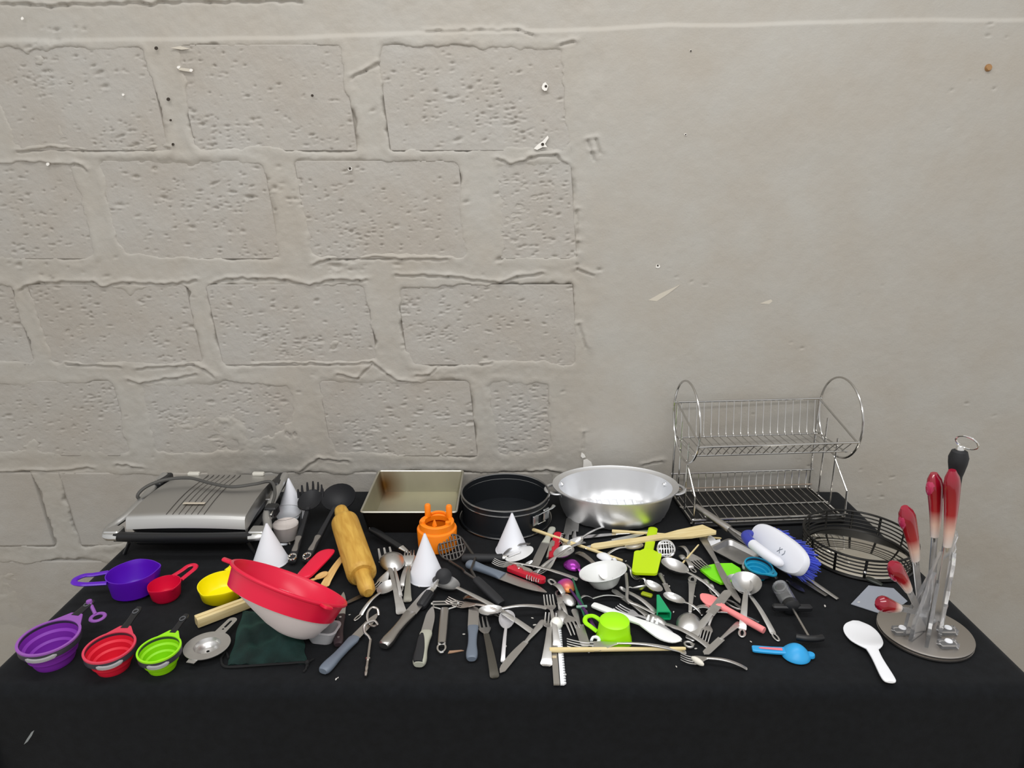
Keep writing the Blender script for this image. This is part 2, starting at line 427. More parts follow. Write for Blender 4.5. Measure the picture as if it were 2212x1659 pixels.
for (x0, x1, z0, z1) in BL:
    rx = random.Random(int((x0 + 5) * 1000) + int(z0 * 77))
    rs_ = 0.0023 if (x1 > -1.45 and z1 > 0.86 and z0 > .75) else 0.006
    xs = np.arange(x0 - 0.006, x1 + 0.006, rs_); zs = np.arange(z0 - 0.006, z1 + 0.006, rs_)
    bx, bz = np.meshgrid(xs, zs)
    hb = -0.0006 + rx.uniform(-0.0008, 0.0008) + 0.004 * noise(bx, bz, 5, 1) + 0.0030 * noise(bx, bz, 8, 20) + 0.0010 * noise(bx, bz, 30, 21) + 0.0006 * noise(bx, bz, 90, 22) + 0.0005 * noise(bx, bz, 170, 23)
    hb = hb + rx.uniform(-0.004, 0.004) * (bz - (z0 + z1) / 2) / (z1 - z0) * 0.4
    if rs_ < .003: pits(bx, bz, hb, xs, zs, 190, x0, x1, z0, z1, rx, 0.72)
    field_mesh('block', xs, zs, hb, PAINTB, wall, skirt=-0.03, lean=LEAN)
# floor of the room
FLOOR = mat('grey_concrete', '#9a8f7e', 0.7, var=0.12, vscale=5, bump=0.2, bscale=60)
fl = MB().add([(-3, -3, 0), (3, -3, 0), (3, YW + .02, 0), (-3, YW + .02, 0)], [(0, 1, 2, 3)]).build('floor', FLOOR, smooth=0); fl['kind'] = 'structure'
# bare chips, drill holes and scuffs in the paint
CHIP = mat('bare_plaster', '#efece6', 0.7); HOLE = mat('drilled_hole', '#3a332c', 0.9); SCUFF = mat('pale_scuff', '#cbc4b6', 0.7)
def wallpatch(name, pts, m, t=0.0012, off=0.0):
    q = [V(px, py, YW) for px, py in pts]
    c = sum(q, Vector()) / len(q)
    mb = MB().plate([[(p.x - c.x, p.z - c.z) for p in q]], t)
    o = mb.build(name, m, wall, smooth=0)
    o.matrix_basis = Matrix.Translation((c.x, YW - off, c.z)) @ Matrix.Rotation(PI / 2, 4, 'X')
    return o
wallpatch('paint_chip', [(1170, 188), (1173, 181), (1178, 178), (1184, 186), (1181, 196), (1176, 197), (1171, 193)], CHIP, off=.0045)
wallpatch('paint_chip', [(1153, 321), (1162, 312), (1172, 305), (1183, 293), (1185, 298), (1177, 311), (1182, 318), (1172, 318), (1160, 324)], CHIP, off=.004)
wallpatch('paint_chip', [(1256, 976), (1262, 980), (1265, 986), (1258, 988), (1254, 984)], CHIP, off=.0045)
wallpatch('paint_chip', [(1260, 992), (1268, 990), (1277, 997), (1280, 1006), (1272, 1014), (1259, 1014)], CHIP, off=.0045)
for px, py, r in ((51, 41, 4), (1420, 575, 5), (106, 355, 4), (268, 205, 3), (1480, 291, 3), (1491, 111, 3), (757, 365, 5), (415, 152, 4), (388, 146, 4)):
    wallpatch('paint_chip', [(px + r * math.cos(a) * random.uniform(.7, 1.2), py + r * math.sin(a) * random.uniform(.7, 1.1)) for a in [k * PI / 4 for k in range(8)]], CHIP, off=.0042)
for px, py, r in ((1179, 187, 3), (1172, 312, 3.4), (340, 105, 4), (366, 215, 4), (757, 364, 3), (676, 207, 3), (1491, 111, 2), (1480, 291, 1.6), (1420, 573, 2), (371, 260, 2.5), (376, 312, 3)):
    wallpatch('drill_hole', [(px + r * math.cos(a), py + r * math.sin(a)) for a in [k * PI / 4 for k in range(8)]], HOLE, off=.0052)
for pts in ([(1400, 648), (1425, 634), (1468, 615), (1440, 636), (1418, 650)], [(1640, 655), (1680, 640), (1660, 656)], [(370, 104), (392, 100), (412, 106), (394, 108)], [(386, 146), (418, 150), (414, 156), (388, 152)]):
    wallpatch('paint_scuff', pts, SCUFF, off=.0035)
p = V(2132, 147, YW)
sc = thing('wall_screw', 'rusty screw head with washer sticking out of the painted wall', 'screw', p)
SCREW = mat('rusty_screw', '#b98f63', 0.35, 0.7)
MB().lathe([(0, 0.010), (.006, .010), (.0085, .006), (.0085, -.006), (0, -.006)], 14).xf(Matrix.Rotation(PI / 2, 4, 'X')).build('screw_head', SCREW, sc)
MB().lathe([(.002, 0.0), (.011, .0), (.011, -.0025), (.002, -.0025)], 18).xf(Matrix.Translation((0, .004, 0)) @ Matrix.Rotation(PI / 2, 4, 'X')).build('washer', mat('zinc', '#cdbf9f', 0.3, 0.9), sc)

# ------------------------------------------------------------------ table and cloth
XL, XR, YF, YB = -0.918, 0.908, 1.018, 1.785
tb = thing('folding_table', 'long folding table hidden under the black cloth', 'table', ((XL + XR) / 2, (YF + YB) / 2, 0))
MB().rbox((0, 0, TZ - .022), (XR - XL - .02, YB - YF - .02, .034), .02).build('tabletop', mat('table_grey', '#8d8a84', .6), tb)
for sx in (-1, 1):
    for sy in (-1, 1): MB().tube([(sx * .7, sy * .3, 0), (sx * .7, sy * .3, TZ - .04)], .014, 10).build('leg', DARKST, tb)
CLOTH = mat('black_table_cloth', '#0f1114', 0.95, bump=0.35, bscale=900, var=0.25, vscale=60, spec=0.25)
CLOTH.node_tree.nodes['Principled BSDF'].inputs['Sheen Weight'].default_value = 0.04
CLOTH.node_tree.nodes['Principled BSDF'].inputs['Sheen Roughness'].default_value = 0.5
def drape():
    R = 0.022; D = 0.66
    def fold(o):
        if o <= 0: return 0.0, 0.0
        if o < R * PI / 2: a = o / R; return R * math.sin(a), -R * (1 - math.cos(a))
        return R, -R - (o - R * PI / 2)
    us = list(np.linspace(XL - D, XL - .05, 24)) + list(np.linspace(XL - .045, XL, 9)) + list(np.linspace(XL + .01, XR - .01, 110)) + list(np.linspace(XR, XR + .045, 9)) + list(np.linspace(XR + .05, XR + D, 24))
    vs = list(np.linspace(YF - D, YF - .05, 30)) + list(np.linspace(YF - .045, YF, 9)) + list(np.linspace(YF + .01, YB, 40))
    rows = []
    for v in vs:
        row = []
        for u in us:
            ox = max(XL - u, u - XR, 0); oy = max(YF - v, 0); sx = -1 if u < XL else 1
            cx = min(max(u, XL), XR); cy = max(v, YF)
            if ox > 0 and oy > 0:
                r = math.hypot(ox, oy); an = math.atan2(oy, ox); h, z = fold(r)
                h += max(0, r - .03) * (0.10 + 0.16 * math.sin(2 * an) ** 2)
                x = cx + sx * h * math.cos(an); y = cy - h * math.sin(an)
            else:
                o = max(ox, oy); h, z = fold(o); dr = max(0, o - .04)
                if oy > 0: h += dr * (.03 + .035 * math.sin(u * 9.0 + 1.0) + .02 * math.sin(u * 23)); x = cx; y = cy - h
                elif ox > 0: h += dr * (.08 + .03 * math.sin(v * 14)); x = cx + sx * h; y = cy
                else:
                    x, y, z = cx, cy, 0.0006 * math.sin(u * 31 + v * 17) * math.sin(v * 23 - u * 5)
            row.append((x, y, TZ + z - .0012))
        rows.append(row)
    return MB().grid(rows)
cl = drape().build('tablecloth', CLOTH, smooth=180)
tag(cl, 'black cloth draped over the long table and hanging to the floor', 'tablecloth')
# pale scuff streak on the hanging cloth
q = [V(px, py, YF - .026) for px, py in ((62, 1596), (68, 1585), (78, 1570), (84, 1566), (79, 1577), (70, 1590))]
c = sum(q, Vector()) / 6
mk = MB().plate([[(p.x - c.x, p.z - c.z) for p in q]], .0008).build('chalk_mark', mat('chalk', '#8a8f90', .9), cl, smooth=0)
mk.matrix_basis = Matrix.Translation(c + Vector((0, -.012, 0))) @ Matrix.Rotation(PI / 2, 4, 'X')

# ================================================================== large things along the wall
def rrect(w, d, r, n=5, cx=0, cy=0):
    out = []
    for k, (a, b) in enumerate(((1, 1), (-1, 1), (-1, -1), (1, -1))):
        out += [(cx + a * (w / 2 - r) + r * math.cos(PI / 2 * (k + i / n)), cy + b * (d / 2 - r) + r * math.sin(PI / 2 * (k + i / n))) for i in range(n + 1)]
    return out
# ---- contact grill
g = thing('contact_grill', 'sandwich press with brushed steel lid, black handle bar and cord lying over it', 'grill', (-.752, 1.555, TZ))
LID = mat('brushed_lid', (0.56, 0.555, 0.54), 0.38, 1.0, bump=0.05, bscale=200, aniso=(2, 90, 90))
mb = MB(); rows = []
for i in range(15):
    v = i / 14; y = -.108 + .235 * v
    row = []
    for j in range(25):
        u = j / 24; x = (-.5 + u) * (.262 + .012 * (1 - v))
        row.append((x, y, .094 + .010 * math.sin(PI * min(1, .12 + v * .95)) + .004 * (1 - (2 * u - 1) ** 2)))
    rows.append(row)
top = [list(r) for r in rows]
front = [[(x, y - .006, z - .006) for x, y, z in rows[0]], [(x, y - .011, z - .028) for x, y, z in rows[0]]]
back = [[(x, y + .008, z - .03) for x, y, z in rows[-1]]]
allr = front[::-1] + top + back
allr = [[(r[0][0] - .004, r[0][1], r[0][2] - .028)] + r + [(r[-1][0] + .004, r[-1][1], r[-1][2] - .028)] for r in allr]
mb.grid(allr); lid = mb.build('lid', LID, g, 50)
for k in range(7):
    x = -.046 + k * .0145
    MB().tube([(x * (1.0 - .03 * i / 8), -.106 + .228 * i / 8, .0976 + .010 * math.sin(PI * min(1, .12 + i / 8 * .95)) + .0005) for i in range(9)], .0011, 6).build('groove', DARKST, lid)
bd = MB().rbox((0, 0, 0), (.052, .010, .0012), .002)
bd.build('badge', mat('pale_badge', '#c9bfae', .4, .3), lid, mw=Matrix.Translation(g.location + Vector((.0, -.062, .1087))) @ Matrix.Rotation(-.06, 4, 'X'))
for sx in (-.085, .085):
    MB().rbox((sx, .127, .100), (.03, .012, .008), .003).build('hinge_cap', mat('cream_cap', '#cfccc2', .4), lid)
MB().rbox((0, .006, .068), (.272, .235, .026), .02).build('upper_plate', BLACK, g)
MB().rbox((0, .010, .036), (.285, .235, .032), .02).build('base', BLACK, g)
st = [(-.158 + .316 * i / 10, -.130 - .004 * math.sin(PI * i / 10), .058, .010, .0105) for i in range(11)]
MB().strip(st, 12).build('handle_bar', BLACK, g)
ARM = mat('silver_arm', (0.55, 0.55, 0.54), 0.35, 0.9)
for s_ in (-1, 1):
    pts = [(s_ * .150, -.131, .058), (s_ * .176, -.128, .060), (s_ * .182, -.100, .066), (s_ * .165, -.05, .076), (s_ * .160, .03, .088), (s_ * .158, .12, .100)]
    MB().tube(spline(pts, 5), [.0115] * 11 + [.010] * 15, 10, flat=.8, up=(0, 0, 1)).build('arm', ARM, g)
    MB().rbox((s_ * .166, -.118, .060), (.036, .034, .024), .006).build('handle_end', ARM, g)
    MB().rbox((s_ * .150, .095, .088), (.022, .07, .03), .006).build('hinge', BLACK, g)
    MB().rbox((s_ * .152, .02, .08), (.014, .05, .022), .004).build('release_catch', DARKST, g)
for x in (-.158, .150):
    for y in (-.108, .11): MB().tube([(x * .9, y, .03), (x, y, .0)], .0042, 8).build('foot', BLACK, g)
cpts = [(-.152, .02, .07), (-.168, .0, .095), (-.155, .02, .112), (-.12, .05, .118), (-.06, .055, .120), (.0, .03, .118), (.06, .015, .115), (.11, .03, .115), (.145, .05, .112), (.163, .02, .095), (.168, -.02, .085)]
cd = MB().tube(spline(cpts, 7), .0042, 8).build('power_cord', mat('grey_cord', '#4a4946', .5), g)
pl = MB(); pl.rbox((.172, -.035, .077), (.030, .030, .024), .006)
plug = pl.build('plug', BLACK, g)
for z_ in (.072, .082): MB().tube([(.180, -.05, z_), (.181, -.068, z_)], .0024, 8).build('plug_pin', CHROME, plug)

# ---- square baking tin
s_ = thing('square_baking_tin', 'deep square baking tin with khaki inside and rust in one corner', 'baking tin', (-.2535, 1.664, TZ))
TIN = mat('khaki_tin', (0.42, 0.40, 0.30), 0.42, 0.75, var=0.10, vscale=9)
nt = TIN.node_tree; b_ = nt.nodes['Principled BSDF']
sp_ = nt.nodes.new('ShaderNodeTexCoord'); vm = nt.nodes.new('ShaderNodeVectorMath'); vm.operation = 'DISTANCE'; vm.inputs[1].default_value = (-.108, .112, .022)
rp = nt.nodes.new('ShaderNodeValToRGB'); rp.color_ramp.elements[0].position = .01; rp.color_ramp.elements[1].position = .07
rp.color_ramp.elements[0].color = (1, 1, 1, 1); rp.color_ramp.elements[1].color = (0, 0, 0, 1)
mx = nt.nodes.new('ShaderNodeMixRGB'); mx.inputs[2].default_value = lin('#6e4a1c')
old = b_.inputs['Base Color'].links[0].from_socket
nt.links.new(sp_.outputs['Object'], vm.inputs[0]); nt.links.new(vm.outputs['Value'], rp.inputs[0]); nt.links.new(rp.outputs[0], mx.inputs[0])
nt.links.new(old, mx.inputs[1]); nt.links.new(mx.outputs[0], b_.inputs['Base Color'])
def lp(w, d, r, z): return [(x, y, z) for x, y in rrect(w, d, r)]
MB().loft([lp(.205, .222, .008, .0035), lp(.229, .242, .008, .061)], cap=False).add(lp(.205, .222, .008, .0035), [tuple(range(24))]).build('inner_wall', TIN, s_)
OUT = mat('tin_outside', '#17130f', .5, .4)
MB().loft([lp(.210, .227, .009, .0), lp(.233, .246, .009, .060)], cap=False).add(lp(.210, .227, .009, .0), [tuple(range(24))]).build('outer_wall', OUT, s_)
MB().tube([(x, y, .061) for x, y in rrect(.235, .248, .008)], .0028, 6, closed=True).build('rolled_rim', mat('tin_rim', (.62, .6, .52), .35, .9), s_)

# ---- springform cake tin
sf = thing('springform_cake_tin', 'round black springform cake tin with a clip on its side', 'cake tin', (-.017, 1.628, TZ))
R = .111
MB().lathe([(R - .0015, .003), (R - .001, .074), (R + .001, .074), (R + .0005, .003)], 72).build('ring_wall', NONSTICK, sf)
MB().lathe([(0, .0045), (R - .004, .0045), (R + .006, .0035), (R + .007, .001), (0, .001)], 72).build('base_plate', NONSTICK, sf)
RIM = mat('dark_rim_steel', (.30, .30, .30), .25, 1.0)
for z_, r_ in ((.074, .0026), (.060, .0024)):
    MB().tube([((R + .001) * math.cos(a), (R + .001) * math.sin(a), z_) for a in np.linspace(0, 2 * PI, 72, endpoint=False)], r_, 8, closed=True).build('rim', RIM, sf)
MB().tube([((R + .0075) * math.cos(a), (R + .0075) * math.sin(a), .0035) for a in np.linspace(0, 2 * PI, 72, endpoint=False)], .0022, 8, closed=True).build('base_rim', RIM, sf)
a0 = -.72
ck = Matrix.Translation((R * math.cos(a0), R * math.sin(a0), .040)) @ Matrix.Rotation(a0 + PI / 2, 4, 'Z')
ZINC = mat('clip_zinc', (.55, .57, .58), .25, 1.0)
cp = MB().rbox((-.018, -.004, 0), (.020, .006, .026), .002).xf(ck).build('clip', ZINC, sf)
MB().rbox((.022, -.005, .002), (.022, .006, .030), .003).xf(ck).build('clip_plate', ZINC, cp)
MB().tube([(-.014, -.007, .012), (.012, -.012, .016), (.03, -.016, .018), (.042, -.014, .020)], [.002, .003, .004, .0055], 8, flat=.6).xf(ck).build('clip_lever', ZINC, cp)
MB().tube([(-.014, -.007, -.012), (.014, -.010, -.012)], .0014, 6).xf(ck).build('clip_wire', CHROME, cp)

# ---- oval aluminium roaster
ALU = mat('cast_aluminium', (.86, .87, .89), .42, 1.0, bump=.03, bscale=120)
ro = thing('oval_roasting_pan', 'oval aluminium roasting pan with ridged floor and two small loop handles', 'roasting pan', (.268, 1.650, TZ))
sx_, sy_ = .163, .120
def rib(a, r, z): return 1 + (.012 * math.cos(a * 22) if z < .012 else .006 * math.cos(a * 11) if z < .03 else 0)
MB().lathe([(0, .002), (.70, .002), (.78, .010), (.84, .03), (.90, .080), (.985, .084), (1.0, .0855), (1.0, .0825), (.93, .079), (.87, .03), (.80, .005), (.72, -.0), (0, -.0)], 96, sx_, sy_, mod=rib).build('pan_body', ALU, ro)
for k in range(-4, 5):
    x = k * .021; h = .08 * math.sqrt(max(.05, 1 - (x / .12) ** 2))
    MB().tube([(x, -h + 2 * h * i / 6, .0035) for i in range(7)], .005, 8, flat=.8).build('floor_ridge', ALU, ro)
for s_ in (-1, 1):
    hp = [(s_ * .140, -.030, .072), (s_ * .158, -.028, .070), (s_ * .176, -.014, .070), (s_ * .180, .004, .070), (s_ * .172, .022, .070), (s_ * .156, .034, .070), (s_ * .136, .036, .072)]
    h = MB().tube(spline(hp, 4), .0048, 8, flat=.7).build('handle', ALU, ro)
    for q in (hp[0], hp[-1]): MB().sphere((q[0] * .99, q[1], .066), .006, 10).build('rivet', ALU, h)

# ---- two-tier dish rack
rk = thing('dish_rack', 'two tier chrome wire dish rack with round hoops at both ends', 'dish rack', (.6455, 1.680, TZ), math.atan2(.032, .405))
WIRE = mat('rack_wire', (.56, .55, .53), .18, 1.0); RUST = mat('rack_wire_rusted', (.40, .33, .27), .35, .8)
HL = .203
hoop = [(0, .104 * math.cos(a), .252 + .104 * math.sin(a)) for a in np.linspace(0, 2 * PI, 48, endpoint=False)]
for s_ in (-1, 1):
    MB().tube([(s_ * HL, y, z) for _, y, z in hoop], .0028, 8, closed=True, up=(1, 0, 0)).build('hoop', WIRE, rk)
def rail(a, b, r=.0026, nm='rail', m=None): return MB().tube([a, b], r, 8).build(nm, m or WIRE, rk)
for s_ in (-1, 1):
    x = s_ * (HL - .006)
    rail((x, .092, .012), (x, .098, .272), .0028, 'upright'); rail((x, .04, .012), (x, .045, .235), .0022, 'upright')
    rail((x, -.02, .012), (x, -.015, .20), .0022, 'upright'); rail((x, -.094, .012), (x, -.088, .085), .0026, 'upright')
    rail((x, .098, .272), (x, -.100, .222), .0026, 'side_rail'); rail((x, -.01, .148), (x, -.088, .085), .0024, 'side_rail')
    rail((x, .092, .012), (x, -.094, .012), .0026, 'side_rail'); rail((x, .097, .180), (x, -.06, .180), .0022, 'side_rail')
def xr(y, z, r=.0026, m=None): rail((-HL, y, z), (HL, y, z), r, 'rail', m)
xr(.098, .272, .003); xr(-.100, .222, .003); xr(-.058, .182, .0026); xr(.080, .178, .002)
xr(.094, .066, .003); xr(.090, .022, .0026, RUST); xr(-.096, .024, .0032); xr(-.086, .010, .0022); xr(.0, .012, .002)
for i in range(19):
    x = -HL + .018 + i * (2 * HL - .036) / 18
    MB().tube([(x, .098, .272), (x, .084, .186), (x, .076, .178), (x, -.05, .180), (x, -.060, .184), (x, -.100, .222)], .0013, 6).build('plate_divider', WIRE, rk)
    MB().tube([(x, .094, .066), (x, .090, .02), (x, .084, .014), (x, -.085, .014), (x, -.095, .024)], .0013, 6).build('plate_divider', WIRE, rk)
MB().rbox((0, -.002, .005), (.398, .196, .008), .008).build('drip_tray', mat('black_tray', '#0e0f11', .45), rk)

# ---- round black wire basket with mirrored floor
bk = thing('round_wire_basket', 'round black wire tray basket with shiny mirrored floor', 'basket', (.808, 1.446, TZ))
BW = mat('black_wire', '#1a1917', .35, .4)
RB = .113
MB().lathe([(0, .006), (RB - .004, .006), (RB, .003), (RB - .004, 0), (0, 0)], 64).build('tray_floor', mat('mirror_floor', (.80, .77, .70), .07, 1.0), bk)
for r_, z_, t_ in ((RB + .005, .004, .0042), (RB + .004, .016, .0017), (RB + .005, .025, .0017), (RB + .006, .034, .0017), (RB + .007, .043, .0017), (RB + .008, .053, .0026)):
    MB().tube([(r_ * math.cos(a), r_ * math.sin(a), z_) for a in np.linspace(0, 2 * PI, 64, endpoint=False)], t_, 6, closed=True).build('wire_ring', BW, bk)
for i in range(12):
    a = 2 * PI * i / 12 + .2; c_, q = math.cos(a), math.sin(a)
    MB().tube([((RB + .004) * c_, (RB + .004) * q, .002), ((RB + .008) * c_, (RB + .008) * q, .054)], .0030, 6, flat=.5, up=(c_, q, 0)).build('wire_post', BW, bk)
for a in (-1.9,): MB().sphere(((RB + .007) * math.cos(a), (RB + .007) * math.sin(a), .022), .004, 10).build('ball_knob', CHROME, bk)

# ---- knife stand on a round steel base
ks = thing('acrylic_knife_stand', 'clear acrylic knife stand on a round steel base', 'knife stand', (.797, 1.148, TZ))
MB().lathe([(0, .012), (.079, .012), (.083, .0105), (.083, .008), (.080, .007), (.080, .006), (.083, .005), (.083, .002), (.079, 0), (0, 0)], 72).build('base', mat('brushed_base', (.50, .47, .44), .34, 1.0, bump=.04, bscale=250), ks)
ACR = mat('clear_acrylic', (.98, .98, .99), .05, trans=.88, ior=1.4)
def acr(pts, t, ang, x, y):
    o = MB().plate([pts], t, -t / 2).build('acrylic_panel', ACR, ks, smooth=30)
    o.matrix_basis = Matrix.Translation(Vector((x + .008, y, .012))) @ Matrix.Rotation(ang, 4, 'Z') @ Matrix.Rotation(PI / 2, 4, 'X')
    return o
wav = [(.045 + .006 * math.sin(i * 1.25), .012 + i * .0135) for i in range(14)]
acr([(-.012, 0), (.04, 0)] + wav + [(.030, .195), (.004, .18), (-.012, .02)], .006, .75, .005, .01)
acr([(-.02, 0), (.028, 0)] + [(x - .012, y * .85) for x, y in wav] + [(.016, .165), (-.006, .15), (-.02, .02)], .006, 1.05, .012, -.012)
acr([(.0, 0), (.040, 0)] + [(.044 + .005 * (i % 2) - .0012 * i, .012 + i * .013) for i in range(15)] + [(.012, .205), (.006, .10)], .004, .45, .012, .02)
acr([(-.055, 0), (.01, 0), (.012, .16), (.0, .168), (-.018, .12), (-.034, .085), (-.05, .05)], .007, .30, -.004, .004)
acr([(-.062, 0), (-.01, 0), (-.012, .13), (-.024, .12), (-.04, .075), (-.058, .045)], .007, .62, -.006, .0)
acr([(-.06, 0), (.0, 0), (.0, .11), (-.012, .11), (-.03, .06), (-.056, .03)], .006, 1.0, -.004, -.004)
for x, y, a in ((-.052, -.012, .3), (.012, -.052, .9), (.035, -.012, .6)):
    f_ = MB().rbox((x, y, .018), (.034, .018, .012), .003).build('acrylic_foot', ACR, ks)
    MB().lathe([(0, .0265), (.006, .0265), (.007, .0245), (0, .0245)], 14, c=(x, y, 0)).build('white_screw_cap', WHITE, f_)
GH = ramp_mat('red_fading_handle', [(0, '#d8cfc9'), (.22, '#dcb9a8'), (.45, '#a01a20'), (.8, '#860818'), (1, '#900a2a')], 'Z', .0, 1.0, .18, coat=.6)
def stand_knife(label, top, foot, wid, hl, blade_w, facet=True):
    d = (top - foot); L = d.length; z = d.normalized()
    y = Vector((.55, -.83, 0)); y = (y - z * y.dot(z)).normalized(); x = y.cross(z)
    k = thing('kitchen_knife', label, 'knife', mw=basis(foot, x, y, z), group=None)
    mb = MB(); rings = []
    for i in range(13):
        t = i / 12; zz = L - hl + hl * t
        w = wid * (.55 + .45 * min(1, t * 1.3)) * (1 if i < 11 else .86 if i == 11 else .45); th = w * .78
        off = .010 * (t ** 2)
        rings.append([(w * math.cos(a), -off + th * math.sin(a), zz) for a in np.linspace(0, 2 * PI, 14, endpoint=False)])
    mb.loft(rings)
    # colour runs along the handle: normalise object space by a scaled child
    h = mb.xf(Matrix.Diagonal((1, 1, 1 / hl, 1)) @ Matrix.Translation((0, 0, -(L - hl)))).build('handle', GH, k)
    h.matrix_basis = Matrix.Translation((0, 0, L - hl)) @ Matrix.Diagonal((1, 1, hl, 1))
    if facet: MB().sphere((wid * .50, -.008, L - .026), 1.0, 16, (wid * .56, wid * .62, .019)).build('handle_facet', mat('pink_facet', '#b52c55', .15, coat=.6), k)
    MB().box((0, 0, (L - hl) / 2 + .004), (blade_w, .0016, L - hl - .006)).build('blade', POL, k, 0)
    MB().loft([[(w * math.cos(a), w * .6 * math.sin(a), zz) for a in np.linspace(0, 2 * PI, 10, endpoint=False)] for zz, w in ((L - hl - .012, .004), (L - hl + .004, wid * .5))]).build('bolster', CHROME, k)
    return k
def kp(px, py, Y): return V(px, py, Y)
b0 = ks.location + Vector((.006, 0, .014))
stand_knife('small paring knife with orange red handle, lowest in the acrylic stand', kp(1906, 1306, 1.10), b0 + Vector((-.002, .0, .03)), .0150, .050, .010)
stand_knife('utility knife with red fading handle, second lowest in the acrylic stand', kp(1937, 1222, 1.10), b0 + Vector((-.006, .004, .01)), .0150, .080, .014)
stand_knife('knife with crimson handle in the middle of the acrylic stand', kp(1966, 1100, 1.12), b0 + Vector((-.008, .01, .01)), .0165, .118, .018)
stand_knife('tall knife with pink topped handle beside the sharpening steel', kp(2030, 1026, 1.16), b0 + Vector((.006, .015, .01)), .0165, .125, .022)
stand_knife('widest crimson handled knife standing before the sharpening steel', kp(2070, 1020, 1.13), b0 + Vector((.010, -.004, .01)), .0165, .150, .024, False)
tp = kp(2074, 968, 1.17); ft = b0 + Vector((.022, .022, .01)); z = (tp - ft); L = z.length; z.normalize(); y = Vector((.5, -.86, 0)); y = (y - z * y.dot(z)).normalized()
ss = thing('sharpening_steel', 'knife sharpening steel with black bulb handle and chrome hanging ring', 'sharpening steel', mw=basis(ft, y.cross(z), y, z))
MB().lathe([(0, 0), (.0045, .002), (.0045, L - .09)], 12).build('rod', STEEL, ss)
MB().lathe([(0, L - .10), (.011, L - .10), (.0105, L - .055), (.0125, L - .046), (.0155, L - .03), (.0165, L - .018), (.013, L - .006), (.006, L - .002), (0, L - .002)], 24).build('handle', RUBBER, ss)
cap_ = MB().lathe([(0, L - .004), (.007, L - .004), (.007, L + .002), (.004, L + .006), (0, L + .006)], 16).build('end_cap', CHROME, ss)
MB().tube([(.004 * math.sin(a), .010 + .019 * math.cos(a), L + .014 + .0125 * math.sin(a)) for a in np.linspace(0, 2 * PI, 28, endpoint=False)], .0018, 8, closed=True, up=(1, 0, 0)).build('hanging_ring', CHROME, cap_)

# ================================================================== cones, glass, long servers
def cone(label, px, py, apx, apy, r, tilt=None):
    b = W(px, py); h = None
    # height from the apex seen in the photo, cone standing upright
    d = ray(apx, apy); t = b.y / d.y; h = CH + d.z * t - TZ
    c = thing('piping_cone', label, 'cone', b, group='white plastic cones')
    n = 40; th = .0012
    MB().lathe([(.0018, h), (r, .002), (r + .0015, .0), (r, -.0), (r - th, .002), (.0008, h - .004), (0, h)], n).build('cone_shell', PAPER, c)
    MB().tube([(r * math.cos(a), r * math.sin(a), .001) for a in np.linspace(0, 2 * PI, 40, endpoint=False)], .0012, 6, closed=True).build('hem', PAPER, c)
    return c
cone('white plastic cone standing behind the red sieve', 585, 1212, 581, 1130, .0395)
cone('white plastic cone standing behind the glass with a candle', 631, 1112, 621, 1033, .038)
cone('white plastic cone standing beside the black masher knob', 921, 1246, 919, 1152, .0385)
cone('white plastic cone standing behind the pizza wheel', 1106, 1188, 1107, 1108, .038)
c_ = W(620, 1165)
gl = thing('drinking_glass', 'short clear glass holding a pale candle', 'glass', c_)
MB().lathe([(0, .006), (.028, .006), (.034, .03), (.040, .072), (.0415, .072), (.0365, .03), (.031, .001), (0, .0)], 40).build('glass_wall', GLASS, gl)
tag(MB().lathe([(0, .0), (.026, .0), (.031, .036), (.029, .038), (0, .037)], 32).build('candle', mat('pale_wax', '#ded4cf', .5), None), 'pale pinkish candle sitting in the clear glass', 'candle').location = c_ + Vector((0, 0, .0065))

def server_handle(k, L, w=.010, m=RUBBER, x0=.0, inlay=True):
    st = [(.0, 0, .008, .004, .003), (.004, 0, .008, w * .95, .0055), (.03, 0, .009, w * .9, .006), (.09, 0, .010, w * .75, .006), (L * .55, 0, .012, w * .6, .005), (L * .74, 0, .014, w * .55, .004)]
    h = MB().strip(st, 12).build('handle', m, k)
    MB().tube([(.012 + .010 * math.cos(a), .0085 * math.sin(a), .0155) for a in np.linspace(0, 2 * PI, 20, endpoint=False)], .0022, 6, closed=True).build('hanging_eye', CHROME, h)
    if inlay: MB().strip([(.032, 0, .0145, .003, .0015), (.036, 0, .0150, .0068, .002), (.06, 0, .0155, .0045, .002), (.082, 0, .0160, .0072, .002), (.086, 0, .0162, .003, .0015)], 12).build('grip_inlay', mat('grey_grip', '#6f6b66', .5), h)
A, B = W(631, 1222, .001), W(678, 1072, .045); m_ = frame(A, B); L = (B - A).length
k = thing('pasta_server', 'black plastic pasta server with prongs, beside the black ladle', 'pasta server', mw=m_)
server_handle(k, L)
hd = MB().bowl(L * .84, .045, .029, .016, .003, True, .020, .1)
hdo = hd.build('head', RUBBER, k)
for i in range(7):
    a = -1.5 + i * .5; x = L * .84 + .045 * math.cos(a * .9); y = .029 * math.sin(a * .9) * 1.05
    MB().tube([(x, y, .019), (x + .006, y * 1.05, .030), (x + .009, y * 1.05, .040)], [.0035, .003, .002], 8).build('prong', RUBBER, hdo)
A, B = W(661, 1220, .001), W(744, 1072, .045); m_ = frame(A, B); L = (B - A).length
k = thing('soup_ladle', 'black plastic ladle with wide round bowl, touched by the rolling pin', 'ladle', mw=m_)
server_handle(k, L)
MB().bowl(0, .041, .044, .030, .003, True, 0, .0).xf(Matrix.Translation((L * .86, 0, .024)) @ Matrix.Rotation(-.38, 4, 'Y')).build('bowl', RUBBER, k)

